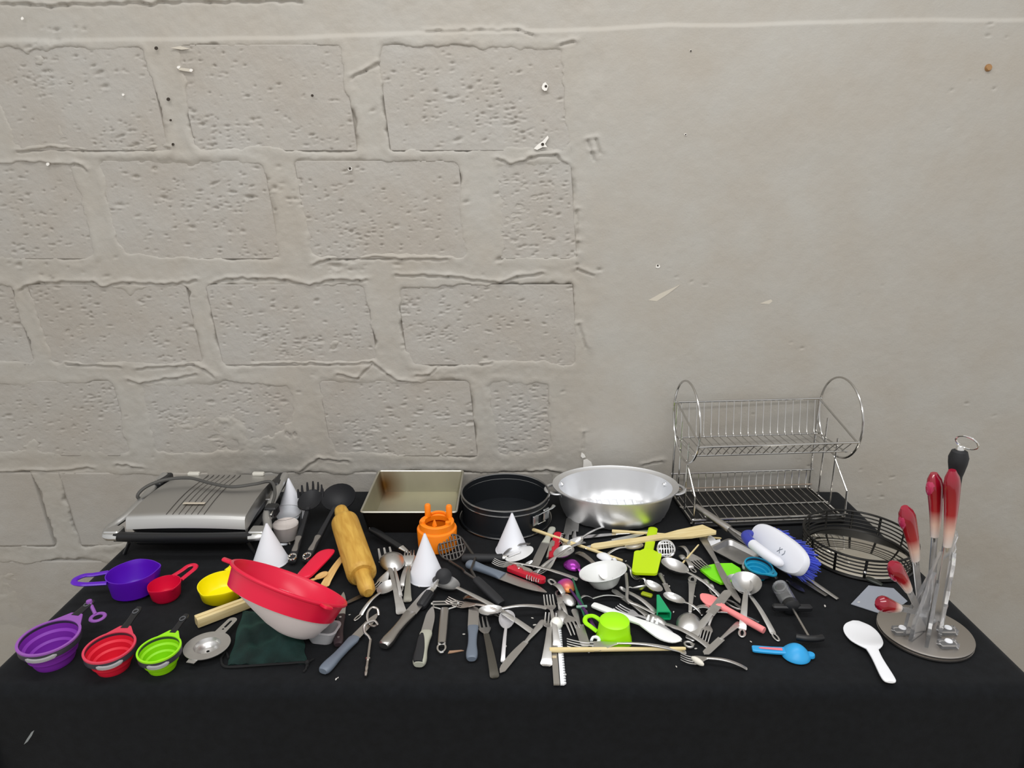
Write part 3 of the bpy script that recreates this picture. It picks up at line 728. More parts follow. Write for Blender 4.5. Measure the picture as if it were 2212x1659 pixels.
# ---- rolling pin
A, B = W(735, 1098, .062), W(796, 1282, .022); m_ = frame(A, B); L = (B - A).length
k = thing('rolling_pin', 'small worn wooden rolling pin lying across the ladle', 'rolling pin', mw=m_)
def rp_(prof): return MB().lathe(prof, 32).xf(Matrix.Rotation(PI / 2, 4, 'Y'))
MB.rpx = 0
r0 = .0325
rp_([(0, L * .17), (.012, L * .17), (r0 * .86, L * .175), (r0 * .98, L * .19), (r0, L * .22), (r0, L * .78), (r0 * .97, L * .80), (r0 * .82, L * .815), (0, L * .82)]).build('roller', PINE, k)
rp_([(0, 0), (.010, .001), (.0155, .008), (.0175, .025), (.016, L * .12), (.019, L * .172)]).build('handle', PINE, k)
rp_([(.019, L * .81), (.0165, L * .86), (.018, L - .03), (.0165, L - .010), (.010, L - .001), (0, L)]).build('handle', PINE, k)

# ---- red sieve with white mesh
vdir = (Vector((0, 0, CH)) - W(628, 1268, .07)).normalized()
cr = Vector((1, 0, 0)); cr = (cr - vdir * cr.dot(vdir)).normalized(); cu = vdir.cross(cr)
n_ = (vdir * .16 + cu * .92 + cr * .33).normalized()
x_ = (cr - n_ * cr.dot(n_)).normalized(); y_ = n_.cross(x_)
so = W(625, 1262, .112)
k = thing('sieve', 'red rimmed plastic sieve with white mesh bowl, tipped over the green pouch', 'sieve', mw=basis(so, x_, y_, n_))
RS = .110
MB().lathe([(RS, .004), (RS + .004, .004), (RS + .005, .001), (RS, -.002), (RS - .006, -.034), (RS - .009, -.034), (RS - .004, .0), (RS, .004)], 64).build('rim_band', RED, k)
MB().tube([((RS + .002) * math.cos(a), (RS + .002) * math.sin(a), .002) for a in np.linspace(0, 2 * PI, 64, endpoint=False)], .0036, 8, closed=True).build('rim_bead', RED, k)
MB().lathe([(RS - .008, -.030), (RS - .020, -.042), (RS - .040, -.058), (RS - .058, -.072), (.034, -.080), (.015, -.083), (0, -.083)], 56, mod=lambda a, r, z: 1 + (.03 * math.sin(3 * a + 1) * (z < -.06))).xf(Matrix(((1, 0, -.75, -.0225), (0, 1, 0, 0), (0, 0, 1, 0), (0, 0, 0, 1)))).build('mesh_bowl', mat('white_mesh', '#e6dcdc', .6, trans=.0, bump=.3, bscale=900), k)
for a in (PI * .98, -.95): MB().rbox((0, 0, 0), (.022, .020, .006), .005).xf(Matrix.Rotation(a, 4, 'Z') @ Matrix.Translation((RS + .010, 0, .001))).build('rest_lug', RED, k)

# ================================================================== measuring cups on the left
def loop_handle(pts, r, m, k, flat=.55, nm='handle'): return MB().tube(spline(pts, 6), r, 8, flat=flat, up=(0, 0, 1)).build(nm, m, k)
def scoop(label, px, py, zr, r, col, hpx, hpy, sx=1.0, hw=.022, group='solid plastic measuring cups'):
    """solid plastic measuring cup: oval bowl with pouring lip and flat loop handle"""
    c = W(px, py, zr); h = W(hpx, hpy, zr + .004); a = math.atan2(h.y - c.y, h.x - c.x); hl = math.hypot(h.x - c.x, h.y - c.y)
    k = thing('measuring_cup', label, 'measuring cup', (c.x, c.y, TZ), a, group)
    m = mat(col[0], col[1], .34)
    md = lambda an, rr, z: 1 + (.10 * math.exp(-((abs(an - PI)) / .28) ** 2) if z > zr * .7 else 0) + (.07 * math.exp(-(abs(an - 4.6) / .3) ** 2) if z > zr * .9 else 0)
    MB().lathe([(0, .0022), (r * .74, .0022), (r * .86, .008), (r * .95, zr * .8), (r * .985, zr), (r * 1.02, zr), (r * 1.02, zr - .003), (r * .985, zr * .8), (r * .90, .006), (r * .76, 0), (0, 0)], 48, sx, 1.0, mod=md).build('bowl', m, k)
    x0 = r * sx * .92
    loop_handle([(x0, -hw * .95, zr - .003), (x0 + (hl - x0) * .45, -hw * .8, zr), (hl - hw * .7, -hw * .75, zr + .003), (hl - hw * .15, -hw * .4, zr + .004), (hl, 0, zr + .004), (hl - hw * .15, hw * .4, zr + .004), (hl - hw * .7, hw * .75, zr + .003), (x0 + (hl - x0) * .45, hw * .8, zr), (x0, hw * .95, zr - .003)], .0036 + hw * .11, m, k)
    return k
scoop('large purple plastic measuring cup with long loop handle', 285, 1234, .050, .047, ('purple_plastic', '#5a12b4'), 160, 1256, 1.05, .024)
scoop('small red plastic measuring cup with loop handle', 355, 1260, .034, .0315, ('crimson_plastic', '#d4103c'), 421, 1221, 1.0, .015)
scoop('yellow plastic measuring cup tucked beside the red sieve', 478, 1258, .034, .046, ('yellow_plastic', '#f2e402'), 529, 1216, 1.0, .026)

def folding_cup(label, px, py, zr, r, c1, c2, hpx, hpy, hz, ring=False, tilt=0.0):
    """collapsible silicone cup: stepped bowl, dark collar, coloured rim with tab and black handle"""
    c = W(px, py, zr); h = W(hpx, hpy, hz); a = math.atan2(h.y - c.y, h.x - c.x); hl = math.hypot(h.x - c.x, h.y - c.y)
    mw = Matrix.Translation((c.x, c.y, TZ)) @ Matrix.Rotation(a, 4, 'Z') @ Matrix.Rotation(tilt, 4, 'Y')
    k = thing('collapsible_cup', label, 'measuring cup', mw=mw, group='collapsible silicone measuring cups')
    sil = mat('silicone' + c1, c1, .5); rm = mat('silicone_rim' + c2, c2, .42); col = mat('cup_collar', '#33313a', .4)
    MB().lathe([(0, .002), (r * .60, .002), (r * .64, .010), (r * .66, zr * .36), (r * .75, zr * .42), (r * .78, zr * .66), (r * .88, zr * .72), (r * .90, zr - .004), (r * .93, zr - .004), (r * .92, zr * .68), (r * .82, zr * .62), (r * .79, zr * .38), (r * .70, zr * .32), (r * .67, .006), (r * .62, 0), (0, 0)], 56).build('bowl', sil, k)
    cb = MB().lathe([(r * .90, zr + .001), (r * .945, zr + .001), (r * .985, zr - .003), (r * .985, zr - .011), (r * .93, zr - .011), (r * .91, zr - .004), (r * .90, zr + .001)], 56).build('collar', col, k)
    t1 = r * 1.30
    outer = arc((0, 0), r, .62, 2 * PI - .62, 40) + [(t1, -r * .24), (t1 + .003, 0), (t1, r * .24)]
    inner = arc((0, 0), r * .91, 0, 2 * PI, 48)[:-1]
    MB().plate([outer, inner], .003, zr).build('rim', rm, k)
    MB().tube([(r * 1.0 * math.cos(q), r * 1.0 * math.sin(q), zr - .006 - .003 * math.cos((q - 3.6) * 3)) for q in np.linspace(3.1, 4.1, 12)], [.001] + [.003] * 10 + [.001], 8, flat=1.4).build('pour_spout', FROST, k)
    dz = hz - zr
    n = 6; st = []
    for i in range(n + 1):
        t = i / n; x = t1 - .006 + (hl - t1 + .006) * t
        st.append((x, 0, zr + .001 + dz * t, r * (.20 - .05 * math.sin(PI * t)) * (1 if i < n else .55), .0026))
    hd = MB().strip(st, 12).build('handle', BLACK, k)
    MB().tube([(hl - .014 + .006 * math.cos(q), .0045 * math.sin(q), zr + dz + .003) for q in np.linspace(0, 2 * PI, 16, endpoint=False)], .0011, 6, closed=True).build('hanging_eye', mat('worn_edge', '#5a5c60', .4), hd)
    if ring:
        rg = MB().tube([(hl - .026 + .012 * math.cos(q), -.030 + .012 * math.sin(q), zr - .012) for q in np.linspace(0, 2 * PI, 24, endpoint=False)], .0036, 8, closed=True, flat=.7)
        rg.tube([(hl - .020, -.020, zr - .011), (hl - .010, -.004, zr + dz + .001)], .0034, 8)
        rg.lathe([(0, .005), (.005, .005), (.006, .0), (0, 0)], 14, c=(hl - .008, 0, zr + dz + .002)); rg.build('linking_ring', rm, hd)
    return k
folding_cup('purple collapsible measuring cup with a purple linking ring', 108, 1376, .050, .051, '#7d2aa4', '#8e52a8', 203, 1301, .052, True, tilt=-.04)
folding_cup('red collapsible measuring cup with black handle', 238, 1398, .042, .043, '#d51a34', '#cf3a52', 303, 1316, .046, tilt=-.04)
folding_cup('lime green collapsible measuring cup with black handle', 345, 1402, .038, .037, '#8fd60a', '#93dc12', 405, 1331, .042, tilt=-.04)
folding_cup('half folded turquoise collapsible cup beside the scrubbing brush', 1636, 1222, .026, .031, '#1ca6cf', '#1c93b6', 1678, 1246, .020, tilt=.12)

# ---- strainer disc
c = W(449, 1405, .004); h = W(508, 1345, .004); a = math.atan2(h.y - c.y, h.x - c.x); hl = (h - c).length
k = thing('egg_separator', 'round stepped steel egg separator with slotted handle', 'egg separator', (c.x, c.y, TZ + .014), a)
r = .041
MB().lathe([(.003, -.012), (.012, -.012), (.017, -.006), (.021, -.005), (.024, .001), (.029, .0015), (r, .0015), (r, .0003), (.029, .0), (.025, -.001), (.0225, -.0065), (.018, -.0075), (.013, -.0135), (.003, -.0135)], 48).build('disc', STEEL, k)
slot = arc((hl - .030, 0), .0024, PI / 2, 3 * PI / 2, 6) + arc((hl - .012, 0), .0024, -PI / 2, PI / 2, 6)
MB().plate([[(r - .004, -.011)] + arc((hl - .009, 0), .0095, -PI / 2, PI / 2, 10) + [(r - .004, .011)], slot, arc((r + .008, 0), .0022, 0, 2 * PI, 10)[:-1]], .0013, .0003).build('handle', STEEL, k, smooth=30)
MB().plate([[(-r - .008, -.008), (-r + .003, -.009), (-r + .003, .009), (-r - .008, .008)]], .0012, -.0006).build('rest_tab', STEEL, k, smooth=0)

# ---- wooden stick under the sieve
A, B = W(424, 1343, .012), W(640, 1262, .012); L = (B - A).length
k = thing('wooden_sticks', 'pale square wooden stick pair running under the red sieve', 'wooden stick', mw=frame(A, B))
for s_ in (-1, 1): MB().strip([(0, s_ * .0055, 0, .0045, .0085), (.002, s_ * .0055, 0, .0052, .0100), (L - .05, s_ * .0055, 0, .0048, .009), (L, s_ * .0055, 0, .004, .008)], 12, 6).build('stick', BAMBOO, k)

# ---- dark green drawstring pouch
VEL = mat('green_velvet', '#0d2623', .9, bump=.3, bscale=300, var=.55, vscale=30); VEL.node_tree.nodes['Principled BSDF'].inputs['Sheen Weight'].default_value = .25
VEL.node_tree.nodes['Principled BSDF'].inputs['Sheen Tint'].default_value = lin('#5fae9c')
co = [W(492, 1438), W(664, 1432), W(655, 1365), W(525, 1318)]
cc = sum(co, Vector()) / 4
k = thing('drawstring_pouch', 'dark green velvet drawstring pouch lying under the red sieve', 'pouch', (cc.x, cc.y, TZ))
rows = []; n = 26
for j in range(n + 1):
    v = j / n; row = []
    for i in range(n + 1):
        u = i / n; p = co[0].lerp(co[1], u).lerp(co[3].lerp(co[2], u), v)
        bul = (math.sin(PI * u) * math.sin(PI * v)) ** .5
        z = .0005 + .016 * bul + .006 * math.sin(9 * u + 4 * v) * bul + .005 * math.sin(14 * v - 7 * u + 2) * bul + .0025 * math.sin(25 * u + 9 * v) * bul + .002 * math.sin(33 * u) * max(0, 1 - v * 6) + .010 * v * bul
        row.append((p.x - cc.x + .003 * math.sin(13 * v) * (u - .5), p.y - cc.y + .003 * math.sin(11 * u), z))
    rows.append(row)
MB().grid(rows).grid([[(x, y, .0002) for x, y, z in r] for r in rows[::-1]]).build('bag_body', VEL, k, 180)
CORD = mat('black_cord', '#121314', .8)
e = [Vector((p.x - cc.x, p.y - cc.y, .003)) for p in (W(478, 1425), W(482, 1440), W(500, 1444), W(560, 1440), W(620, 1436), W(660, 1434), W(664, 1444))]
cd = MB().tube(spline(e, 5), .0022, 6).build('drawstring', CORD, k)
e = [Vector((p.x - cc.x, p.y - cc.y, .0035)) for p in (W(478, 1425), W(488, 1412), W(494, 1425))]
MB().tube(spline(e, 5), .002, 6).build('drawstring_loop', CORD, cd)
q = W(664, 1436) - cc
MB().sphere((q.x, q.y, .005), .005, 10).tube([(q.x, q.y, .004), (q.x + .002, q.y - .015, .003), (q.x - .001, q.y - .022, .002)], .0018, 6).tube([(q.x, q.y, .004), (q.x + .008, q.y + .012, .003)], .0018, 6).build('knot', CORD, cd)

# ---- small clear tub
c = W(696, 1384, .0)
k = thing('plastic_tub', 'small frosted plastic sauce tub in front of the sieve', 'tub', (c.x, c.y + .004, TZ), -.15)
def ov(w, d, z, r=.012): return [(x, y, z) for x, y in rrect(w, d, r)]
MB().loft([ov(.044, .030, .0), ov(.062, .040, .027), ov(.068, .045, .027), ov(.068, .045, .0285), ov(.060, .038, .0285), ov(.043, .029, .0015)], cap=False).add(ov(.044, .030, .0), [tuple(range(24))]).build('tub_wall', FROST, k)

# ================================================================== cutlery builders
def hpart(mb, L0, L1, z0, z1, style, w, t=.0011, arch=.006):
    """handle from the butt end at x=0 to the neck at x=L1"""
    n = 9; st = []
    for i in range(n):
        u = i / (n - 1); x = L0 + (L1 - L0) * u
        z = z0 + (z1 - z0) * u + arch * math.sin(PI * u)
        ww = {'taper': w * (1 - .62 * u ** .7), 'waist': w * (.95 - .75 * math.sin(PI * min(1, u * .62))), 'plain': w * (1 - .35 * u), 'flare': w * (.45 + .55 * (1 - u) ** 2.2)}[style]
        if i == 0: st.append((x, 0, z, ww * .55, t)); x += w * .45
        st.append((x, 0, z, ww, t * (1 + .7 * u)))
    mb.strip(st, 10)
def eye(mb, w, z, t=.0012, ln=.012):
    pts = [(ln + ln * .9 * math.cos(a), w * .72 * math.sin(a), z) for a in np.linspace(0, 2 * PI, 20, endpoint=False)]
    mb.tube(pts, w * .30, 6, closed=True, flat=.35, up=(0, 0, 1))
def spoon(label, A, B, z=(.001, .001), bl=.32, bw=.66, up=True, style='taper', w=.0075, m=None, hole=False, dep=.20, group=None, cat='spoon', name='spoon', egg=.12, roll=0.0, hm=None):
    m = m or STEEL; a, b = W(*A, z[0]), W(*B, z[1]); L = (b - a).length
    k = thing(name, label, cat, mw=frame(a, b, roll), group=group)
    ba = L * bl / 2; bb = ba * bw; d = ba * dep * 2; zr = (d + .001) if up else .001
    neck = L - 2 * ba + ba * .10
    zn = zr if up else zr + d * .42
    mb = MB()
    if hole: eye(mb, w, .0015); hpart(mb, .020, neck, .0015, zn, style, w)
    else: hpart(mb, 0, neck, .0015, zn, style, w)
    mb.build('handle', hm or m, k)
    MB().bowl(L - ba, ba, bb, d, .0011, up, zr, -egg).build('bowl', m, k, 60)
    return k
def fork(label, A, B, z=(.001, .001), hl=.36, hw=.012, n=4, up=True, style='taper', w=.0075, m=None, hm=None, hole=False, group=None, roll=0.0, dish=.010):
    m = m or STEEL; a, b = W(*A, z[0]), W(*B, z[1]); L = (b - a).length
    k = thing('fork', label, 'fork', mw=frame(a, b, roll), group=group)
    x0 = L * (1 - hl); x1 = L * (1 - hl * .55)
    sg = 1 if up else -1
    zz = lambda x: .0025 + (0 if up else dish * .9) + sg * dish * (1 - math.sin(PI * min(1, max(0, (x - x0) / (L - x0)) * .86 + .0)) * 1.0) * .9 if up else .002 + dish * math.sin(PI * min(1, max(0, (x - x0) / (L - x0)) * .9 + .1))
    mb = MB()
    if hole: eye(mb, w, .0015); hpart(mb, .020, x0, .0015, zz(x0), style, w)
    else: hpart(mb, 0, x0, .0015, zz(x0), style, w)
    mb.build('handle', hm or m, k)
    hd = MB(); st = []
    for i in range(7):
        u = i / 6; x = x0 - .002 + (x1 - x0 + .002) * u
        st.append((x, 0, zz(x), .0030 + (hw - .003) * (math.sin(PI / 2 * u) ** 1.3), .0010))
    hd.strip(st, 10)
    for i in range(n):
        y = hw * (-1 + (2 * i + 1) / n); tw = hw / n * .60
        hd.strip([(x1 - .001 + (L - x1) * q, y * (1 - .04 * q), zz(x1 + (L - x1) * q), tw * (1 - .45 * q), .0009) for q in (0, .25, .5, .75, .93, 1)], 8)
    hd.build('tines', m, k)
    return k
def bladed(label, A, B, z=(.001, .001), hf=.5, hw=.010, bw=.011, hm=None, bm=None, pt='drop', ht=.006, style='chef', name='knife', group=None, roll=0.0, saw=False):
    """A = butt of the handle, B = tip of the blade"""
    a, b = W(*A, z[0]), W(*B, z[1]); L = (b - a).length; xh = L * hf
    k = thing(name, label, 'knife', mw=frame(a, b, roll), group=group)
    if style == 'table':
        st = [(0, 0, .002, hw * .6, .0012), (.006, 0, .002, hw, .0018), (xh * .4, 0, .0025, hw * .85, .002), (xh * .9, 0, .003, hw * .55, .0022), (xh, 0, .003, hw * .55, .002)]
    else:
        st = [(0, 0, ht, hw * .75, ht * .7), (.005, 0, ht, hw * 1.02, ht * .95), (xh * .18, 0, ht, hw * 1.08, ht), (xh * .42, 0, ht, hw * .86, ht * .92), (xh * .70, 0, ht, hw * .88, ht * .85), (xh * .90, 0, ht, hw * 1.05, ht * .7), (xh, 0, ht, bw * .95, ht * .45)]
    h = MB().strip(st, 14, 2.6 if style != 'table' else 3).build('handle', hm or STEEL, k)
    zc = ht if style != 'table' else .003
    n = 12; up_, lo = [], []
    for i in range(n + 1):
        u = i / n; x = xh - .002 + (L - xh + .002) * u
        if pt == 'drop': t_, b2 = bw * (1 - .25 * u - .72 * max(0, (u - .6) / .4) ** 2), -bw * (1 - .85 * max(0, (u - .35) / .65) ** 2.2)
        elif pt == 'round': t_ = bw * (math.sqrt(max(0.0, 1 - max(0, (u - .85) / .15) ** 2)) * .95 + .02); b2 = -t_
        elif pt == 'butter': t_, b2 = bw * (.55 + .1 * u) * (1 - max(0, (u - .9) / .1) ** 2 * .9), -bw * (.55 + .55 * math.sin(PI * min(1, u * .95)) * .9) * (1 - max(0, (u - .85) / .15) ** 2 * .95)
        else: t_, b2 = bw, -bw * (1 - max(0, (u - .8) / .2) ** 2)
        up_.append((x, t_)); lo.append((x, b2 + (.0010 * (i % 2) if saw else 0)))
    pb = up_ + lo[::-1]
    MB().plate([[(x, y) for x, y in pb]], .0014, zc - .0007).build('blade', bm or BLADE, k, smooth=25)
    return k, h, L

# ================================================================== tools between the sieve and the cones
# red silicone spatula and two wooden spoons behind the sieve
A, B = W(622, 1285, .010), W(712, 1190, .024); L = (B - A).length
k = thing('silicone_spatula', 'bright red silicone spatula standing up behind the sieve rim', 'spatula', mw=frame(A, B, -.12))
MB().strip([(0, 0, .004, .006, .004), (L * .45, 0, .004, .006, .004)], 12).build('handle', BAMBOO, k)
REDS = mat('red_silicone', '#e2123c', .42)
MB().strip([(L * .30, 0, .004, .008, .005), (L * .36, 0, .004, .017, .006), (L * .5, 0, .004, .020, .005), (L * .75, 0, .004, .0215, .004), (L * .90, .0, .004, .021, .003), (L * .97, -.002, .004, .016, .002), (L, -.004, .004, .009, .0012)], 14).build('blade', REDS, k)
spoon('small wooden spoon lying against the red spatula', (632, 1285), (708, 1240), (.006, .010), .36, .62, True, 'plain', .006, LWOOD, dep=.14)
spoon('wooden spoon whose handle passes under the rolling pin', (700, 1268), (768, 1176), (.004, .012), .30, .55, True, 'plain', .0100, LWOOD, dep=.14)
# knife with riveted dark handle, under the tub
k, h, L = bladed('kitchen knife with dark riveted handle next to the frosted tub', (731, 1399), (742, 1285), (.001, .002), .55, .0085, .008, mat('dark_brown_handle', '#33262a', .5), BLADE, 'drop', .006)
for q in (.16, .48, .82): MB().lathe([(0, .0005), (.0024, .0005), (.0026, -.001), (0, -.001)], 10, c=(L * .55 * q, 0, .0122)).build('rivet', POL, h)
tag(bladed('thin dark steel blade lying behind the sieve beside the rolling pin', (820, 1272), (735, 1312), (.001, .001), .3, .005, .006, DARKST, DARKST, 'drop', .003)[0], 'thin dark steel blade lying behind the sieve beside the rolling pin', 'knife')
# knives along the front edge
bladed('paring knife with smooth blue grey handle beside the spiral hook', (698, 1458), (818, 1331), (.001, .001), .56, .0105, .0095, BGREY, BLADE, 'drop', .0075)
# spiral dough hook
A, B = W(790, 1461, .004), W(808, 1326, .010); L = (B - A).length; SPI = mat('hook_steel', (.58, .54, .51), .22, 1.0)
k = thing('dough_hook', 'twisted steel mixer dough hook in front of the rolling pin', 'dough hook', mw=frame(A, B))
sh = MB().strip([(0, 0, 0, .002, .002), (.008, 0, 0, .0034, .0034), (.012, 0, 0, .0025, .0025), (.020, 0, 0, .0034, .0034), (.028, 0, 0, .0026, .0026), (.05, 0, 0, .0028, .0028), (L * .55, 0, 0, .0030, .0030)], 10).build('shaft', SPI, k)
MB().strip([(.040, 0, 0, .0045, .0045), (.044, 0, 0, .005, .005)], 12).build('collar', SPI, sh)
hp = [(L * .54, 0, 0), (L * .58, .004, .004), (L * .63, .012, .009), (L * .70, .011, .016), (L * .74, -.004, .018), (L * .72, -.011, .010), (L * .76, .002, .004), (L * .84, .010, .008), (L * .93, .010, .014), (L * .985, .002, .017), (L * .97, -.008, .014), (L * .90, -.011, .008)]
MB().tube(spline(hp, 6), .0026, 8).build('spiral', SPI, k)
# steel-handled knife, black-handled parer, peeler
SATIN = mat('satin_steel', (.50, .48, .46), .30, 1.0)
bladed('heavy knife with hollow satin steel handle', (829, 1404), (936, 1272), (.001, .002), .52, .0115, .0125, SATIN, BLADE, 'drop', .0085)
k, h, L = bladed('paring knife with black and cream moulded handle', (905, 1444), (934, 1318), (.001, .002), .55, .0115, .0105, mat('cream_handle', '#aaab9c', .5), BLADE, 'drop', .008)
MB().strip([(.001, .001, .010, .008, .007), (.012, .002, .010, .0105, .0075), (L * .22, .003, .0105, .0090, .0075), (L * .38, .0055, .0105, .0068, .007), (L * .47, .0065, .010, .003, .005)], 12).build('soft_grip', RUBBER, h)
A, B = W(953, 1411, .004), W(962, 1303, .006); L = (B - A).length
k = thing('vegetable_peeler', 'steel Y shaped vegetable peeler with tube handle and oval end loop', 'peeler', mw=frame(A, B))
MB().strip([(.022, 0, .002, .0065, .005), (.03, 0, .002, .0085, .0065), (L * .80, 0, .002, .0090, .0065), (L * .84, 0, .002, .0075, .005)], 14).build('handle', SATIN, k)
MB().tube([(.012 + .012 * math.cos(a), .0075 * math.sin(a), .002) for a in np.linspace(0, 2 * PI, 22, endpoint=False)], .0022, 8, closed=True).build('end_loop', CHROME, k)
hd = MB().tube([(L * .84, -.006, .003), (L * .88, -.022, .004), (L * .97, -.026, .004), (L, -.026, .004)], .0018, 8).tube([(L * .84, .006, .003), (L * .88, .022, .004), (L * .97, .026, .004), (L, .026, .004)], .0018, 8).build('yoke', CHROME, k)
MB().box((L * .93, 0, .005), (.005, .050, .0009)).box((L * .99, 0, .005), (.005, .050, .0009)).build('blade', POL, hd, 0)
for s_ in (-1, 1): MB().sphere((L * .96, s_ * .027, .004), .0032, 8).build('pivot', CHROME, hd)
bladed('short knife with blue grey handle near the three pronged fork', (1019, 1431), (1024, 1316), (.001, .001), .60, .0100, .0105, BGREY, BLADE, 'straight', .0070)
k = fork('three pronged fork with pewter coloured handle', (1069, 1466), (1042, 1337), (.001, .001), .34, .0125, 3, True, 'plain', .0085, DULL, mat('pewter_handle', '#57544d', .38, .6), dish=.006)
spoon('small silvery white teaspoon beside the three pronged fork', (1086, 1432), (1097, 1330), (.001, .001), .42, .54, True, 'plain', .0042, mat('white_silver', (.74, .73, .75), .35, .6))
# table knife and forks standing in a bunch
bladed('plain steel table knife with rounded blade along the table front', (1176, 1342), (1080, 1457), (.004, .001), .45, .0075, .0095, STEEL, BLADE, 'butter', style='table')
fork('table fork with flared handle end beside the notched white strip', (1180, 1441), (1190, 1330), (.001, .006), .36, .0145, 4, True, 'flare', .0115)
fork('table fork lying tines up on top of another fork', (1204, 1400), (1184, 1291), (.003, .010), .36, .0130, 4, True, 'taper', .008)
# notched strip with white teeth, white ball end
A, B = W(1208, 1480, .002), W(1198, 1352, .004); L = (B - A).length
k = thing('notched_strip', 'grey strip with a white toothed edge like a saw', 'serrated strip', mw=frame(A, B))
ST = mat('grey_strip', '#8f8b84', .45, .3)
MB().box((L / 2, .0045, .001), (L, .0105, .0032)).build('strip_body', ST, k, 0)
n = 24; tz = [(0, -.002)] + [p for i in range(n) for p in ((L * i / n, -.0085), (L * (i + .6) / n, -.0125), (L * (i + .7) / n, -.0085))] + [(L, -.003)]
MB().plate([tz[::-1]], .0036, -.0006).build('toothed_edge', WHITE, k, smooth=0)
MB().rbox((L * .42, .0055, .0032), (.006, .0085, .0022), .001).build('slider', mat('cream_slider', '#c9b99a', .5), k)
tag(MB().sphere((0, 0, 0), .0125, 20).build('white_ball', mat('ivory_white', '#f0efe8', .4), None), 'small white ball resting on the notched strip', 'ball').location = W(1202, 1347, .013)
# chopsticks
def chop(label, A, B, z=(.004, .004), r=(.0035, .0022), m=BAMBOO, group=None):
    a, b = W(*A, z[0]), W(*B, z[1]); L = (b - a).length
    k = MB().strip([(0, 0, 0, r[0] * .6, r[0] * .6), (.002, 0, 0, r[0], r[0]), (L * .5, 0, 0, (r[0] + r[1]) / 2, (r[0] + r[1]) / 2), (L - .004, 0, 0, r[1], r[1]), (L, 0, 0, r[1] * .4, r[1] * .4)], 10, 2.6).build('chopstick', m)
    k.matrix_basis = frame(a, b); tag(k, label, 'chopstick', group); return k
chop('long chopstick lying along the front of the cutlery below the green cup', (1187, 1404), (1481, 1401), (.012, .008), (.0044, .0030))
chop('chopstick slanting from the springform clip to the wooden spatula', (1135, 1138), (1345, 1211), (.014, .004), (.0040, .0030))
chop('chopstick lying just in front of the aluminium roaster', (1322, 1147), (1558, 1163), (.010, .003), (.0038, .0022))
chop('short wooden pick lying across the steel fork head', (1471, 1221), (1509, 1177), (.012, .012), (.0022, .0018))

# upside down lime green cup
c = W(1330, 1398); GR = mat('lime_plastic', '#a4ee08', .36)
k = thing('measuring_cup', 'lime green plastic measuring cup standing upside down', 'measuring cup', (c.x, c.y + .028, TZ), math.radians(142))
MB().lathe([(0, .042), (.022, .042), (.0285, .038), (.0315, .010), (.034, .003), (.034, 0), (.0305, .0), (.028, .036), (0, .0395)], 44, mod=lambda a, r, z: 1 + .12 * math.exp(-(abs(a - PI) / .25) ** 2) * (z < .012)).build('bowl', GR, k)
loop_handle([(.030, -.013, .008), (.042, -.015, .014), (.056, -.013, .017), (.063, 0, .018), (.056, .013, .017), (.042, .015, .014), (.030, .013, .008)], .0048, GR, k, .7)
# white hook
q = [W(1271, 1408, .004), W(1284, 1396, .006), W(1294, 1384, .008), W(1290, 1377, .009), W(1281, 1377, .009), W(1277, 1385, .008)]
c = sum(q, Vector()) / 6
k = MB().tube(spline([p - c for p in q], 5), [.0026] * 8 + [.0034] * 10 + [.0028] * 8, 8).build('plastic_hook', WHITE); k.location = c; tag(k, 'small white plastic hook lying on the long chopstick', 'hook')

# white plastic spork with wide handle
A, B = W(1281, 1310, .004), W(1471, 1390, .010); L = (B - A).length
k = thing('plastic_server', 'white plastic serving spoon with short prongs behind the green cup', 'serving spoon', mw=frame(A, B))
WP = mat('bright_white_plastic', '#eef0ef', .42)
MB().strip([(0, 0, .004, .004, .002), (.005, 0, .004, .0085, .004), (L * .35, 0, .006, .0085, .0045), (L * .55, 0, .009, .008, .004), (L * .62, 0, .009, .010, .004)], 12).build('handle', WP, k)
MB().strip([(L * .58, 0, .009, .009, .004), (L * .68, 0, .007, .014, .004), (L * .82, 0, .003, .017, .004), (L * .94, 0, .004, .013, .003), (L, 0, .007, .004, .0015)], 14).build('bowl', WP, k)
for i in range(3): MB().tube([(L * (.60 + i * .05), .013, .009), (L * (.595 + i * .05), .021, .017)], [.0032, .002], 8).build('prong', WP, k)
fork('disposable looking silver fork with ribbed tines behind the white server', (1452, 1372), (1331, 1314), (.002, .002), .40, .0150, 4, True, 'taper', .008, mat('silver_plastic', (.62, .62, .64), .34, .7), dish=.005)

# white bowl
c = W(1309, 1272); CER = mat('white_ceramic', '#e2e4e3', .22, coat=.3)
k = thing('ceramic_bowl', 'small white ceramic dip bowl tipped to one side', 'bowl', mw=Matrix.Translation((c.x, c.y + .004, TZ + .004)) @ Matrix.Rotation(-.20, 4, 'Y') @ Matrix.Rotation(-.16, 4, 'X'))
MB().lathe([(0, .004), (.017, .004), (.024, .009), (.042, .031), (.049, .0355), (.0515, .0365), (.052, .034), (.047, .031), (.040, .026), (.028, .006), (.020, .0), (0, 0)], 56).build('bowl_wall', CER, k)

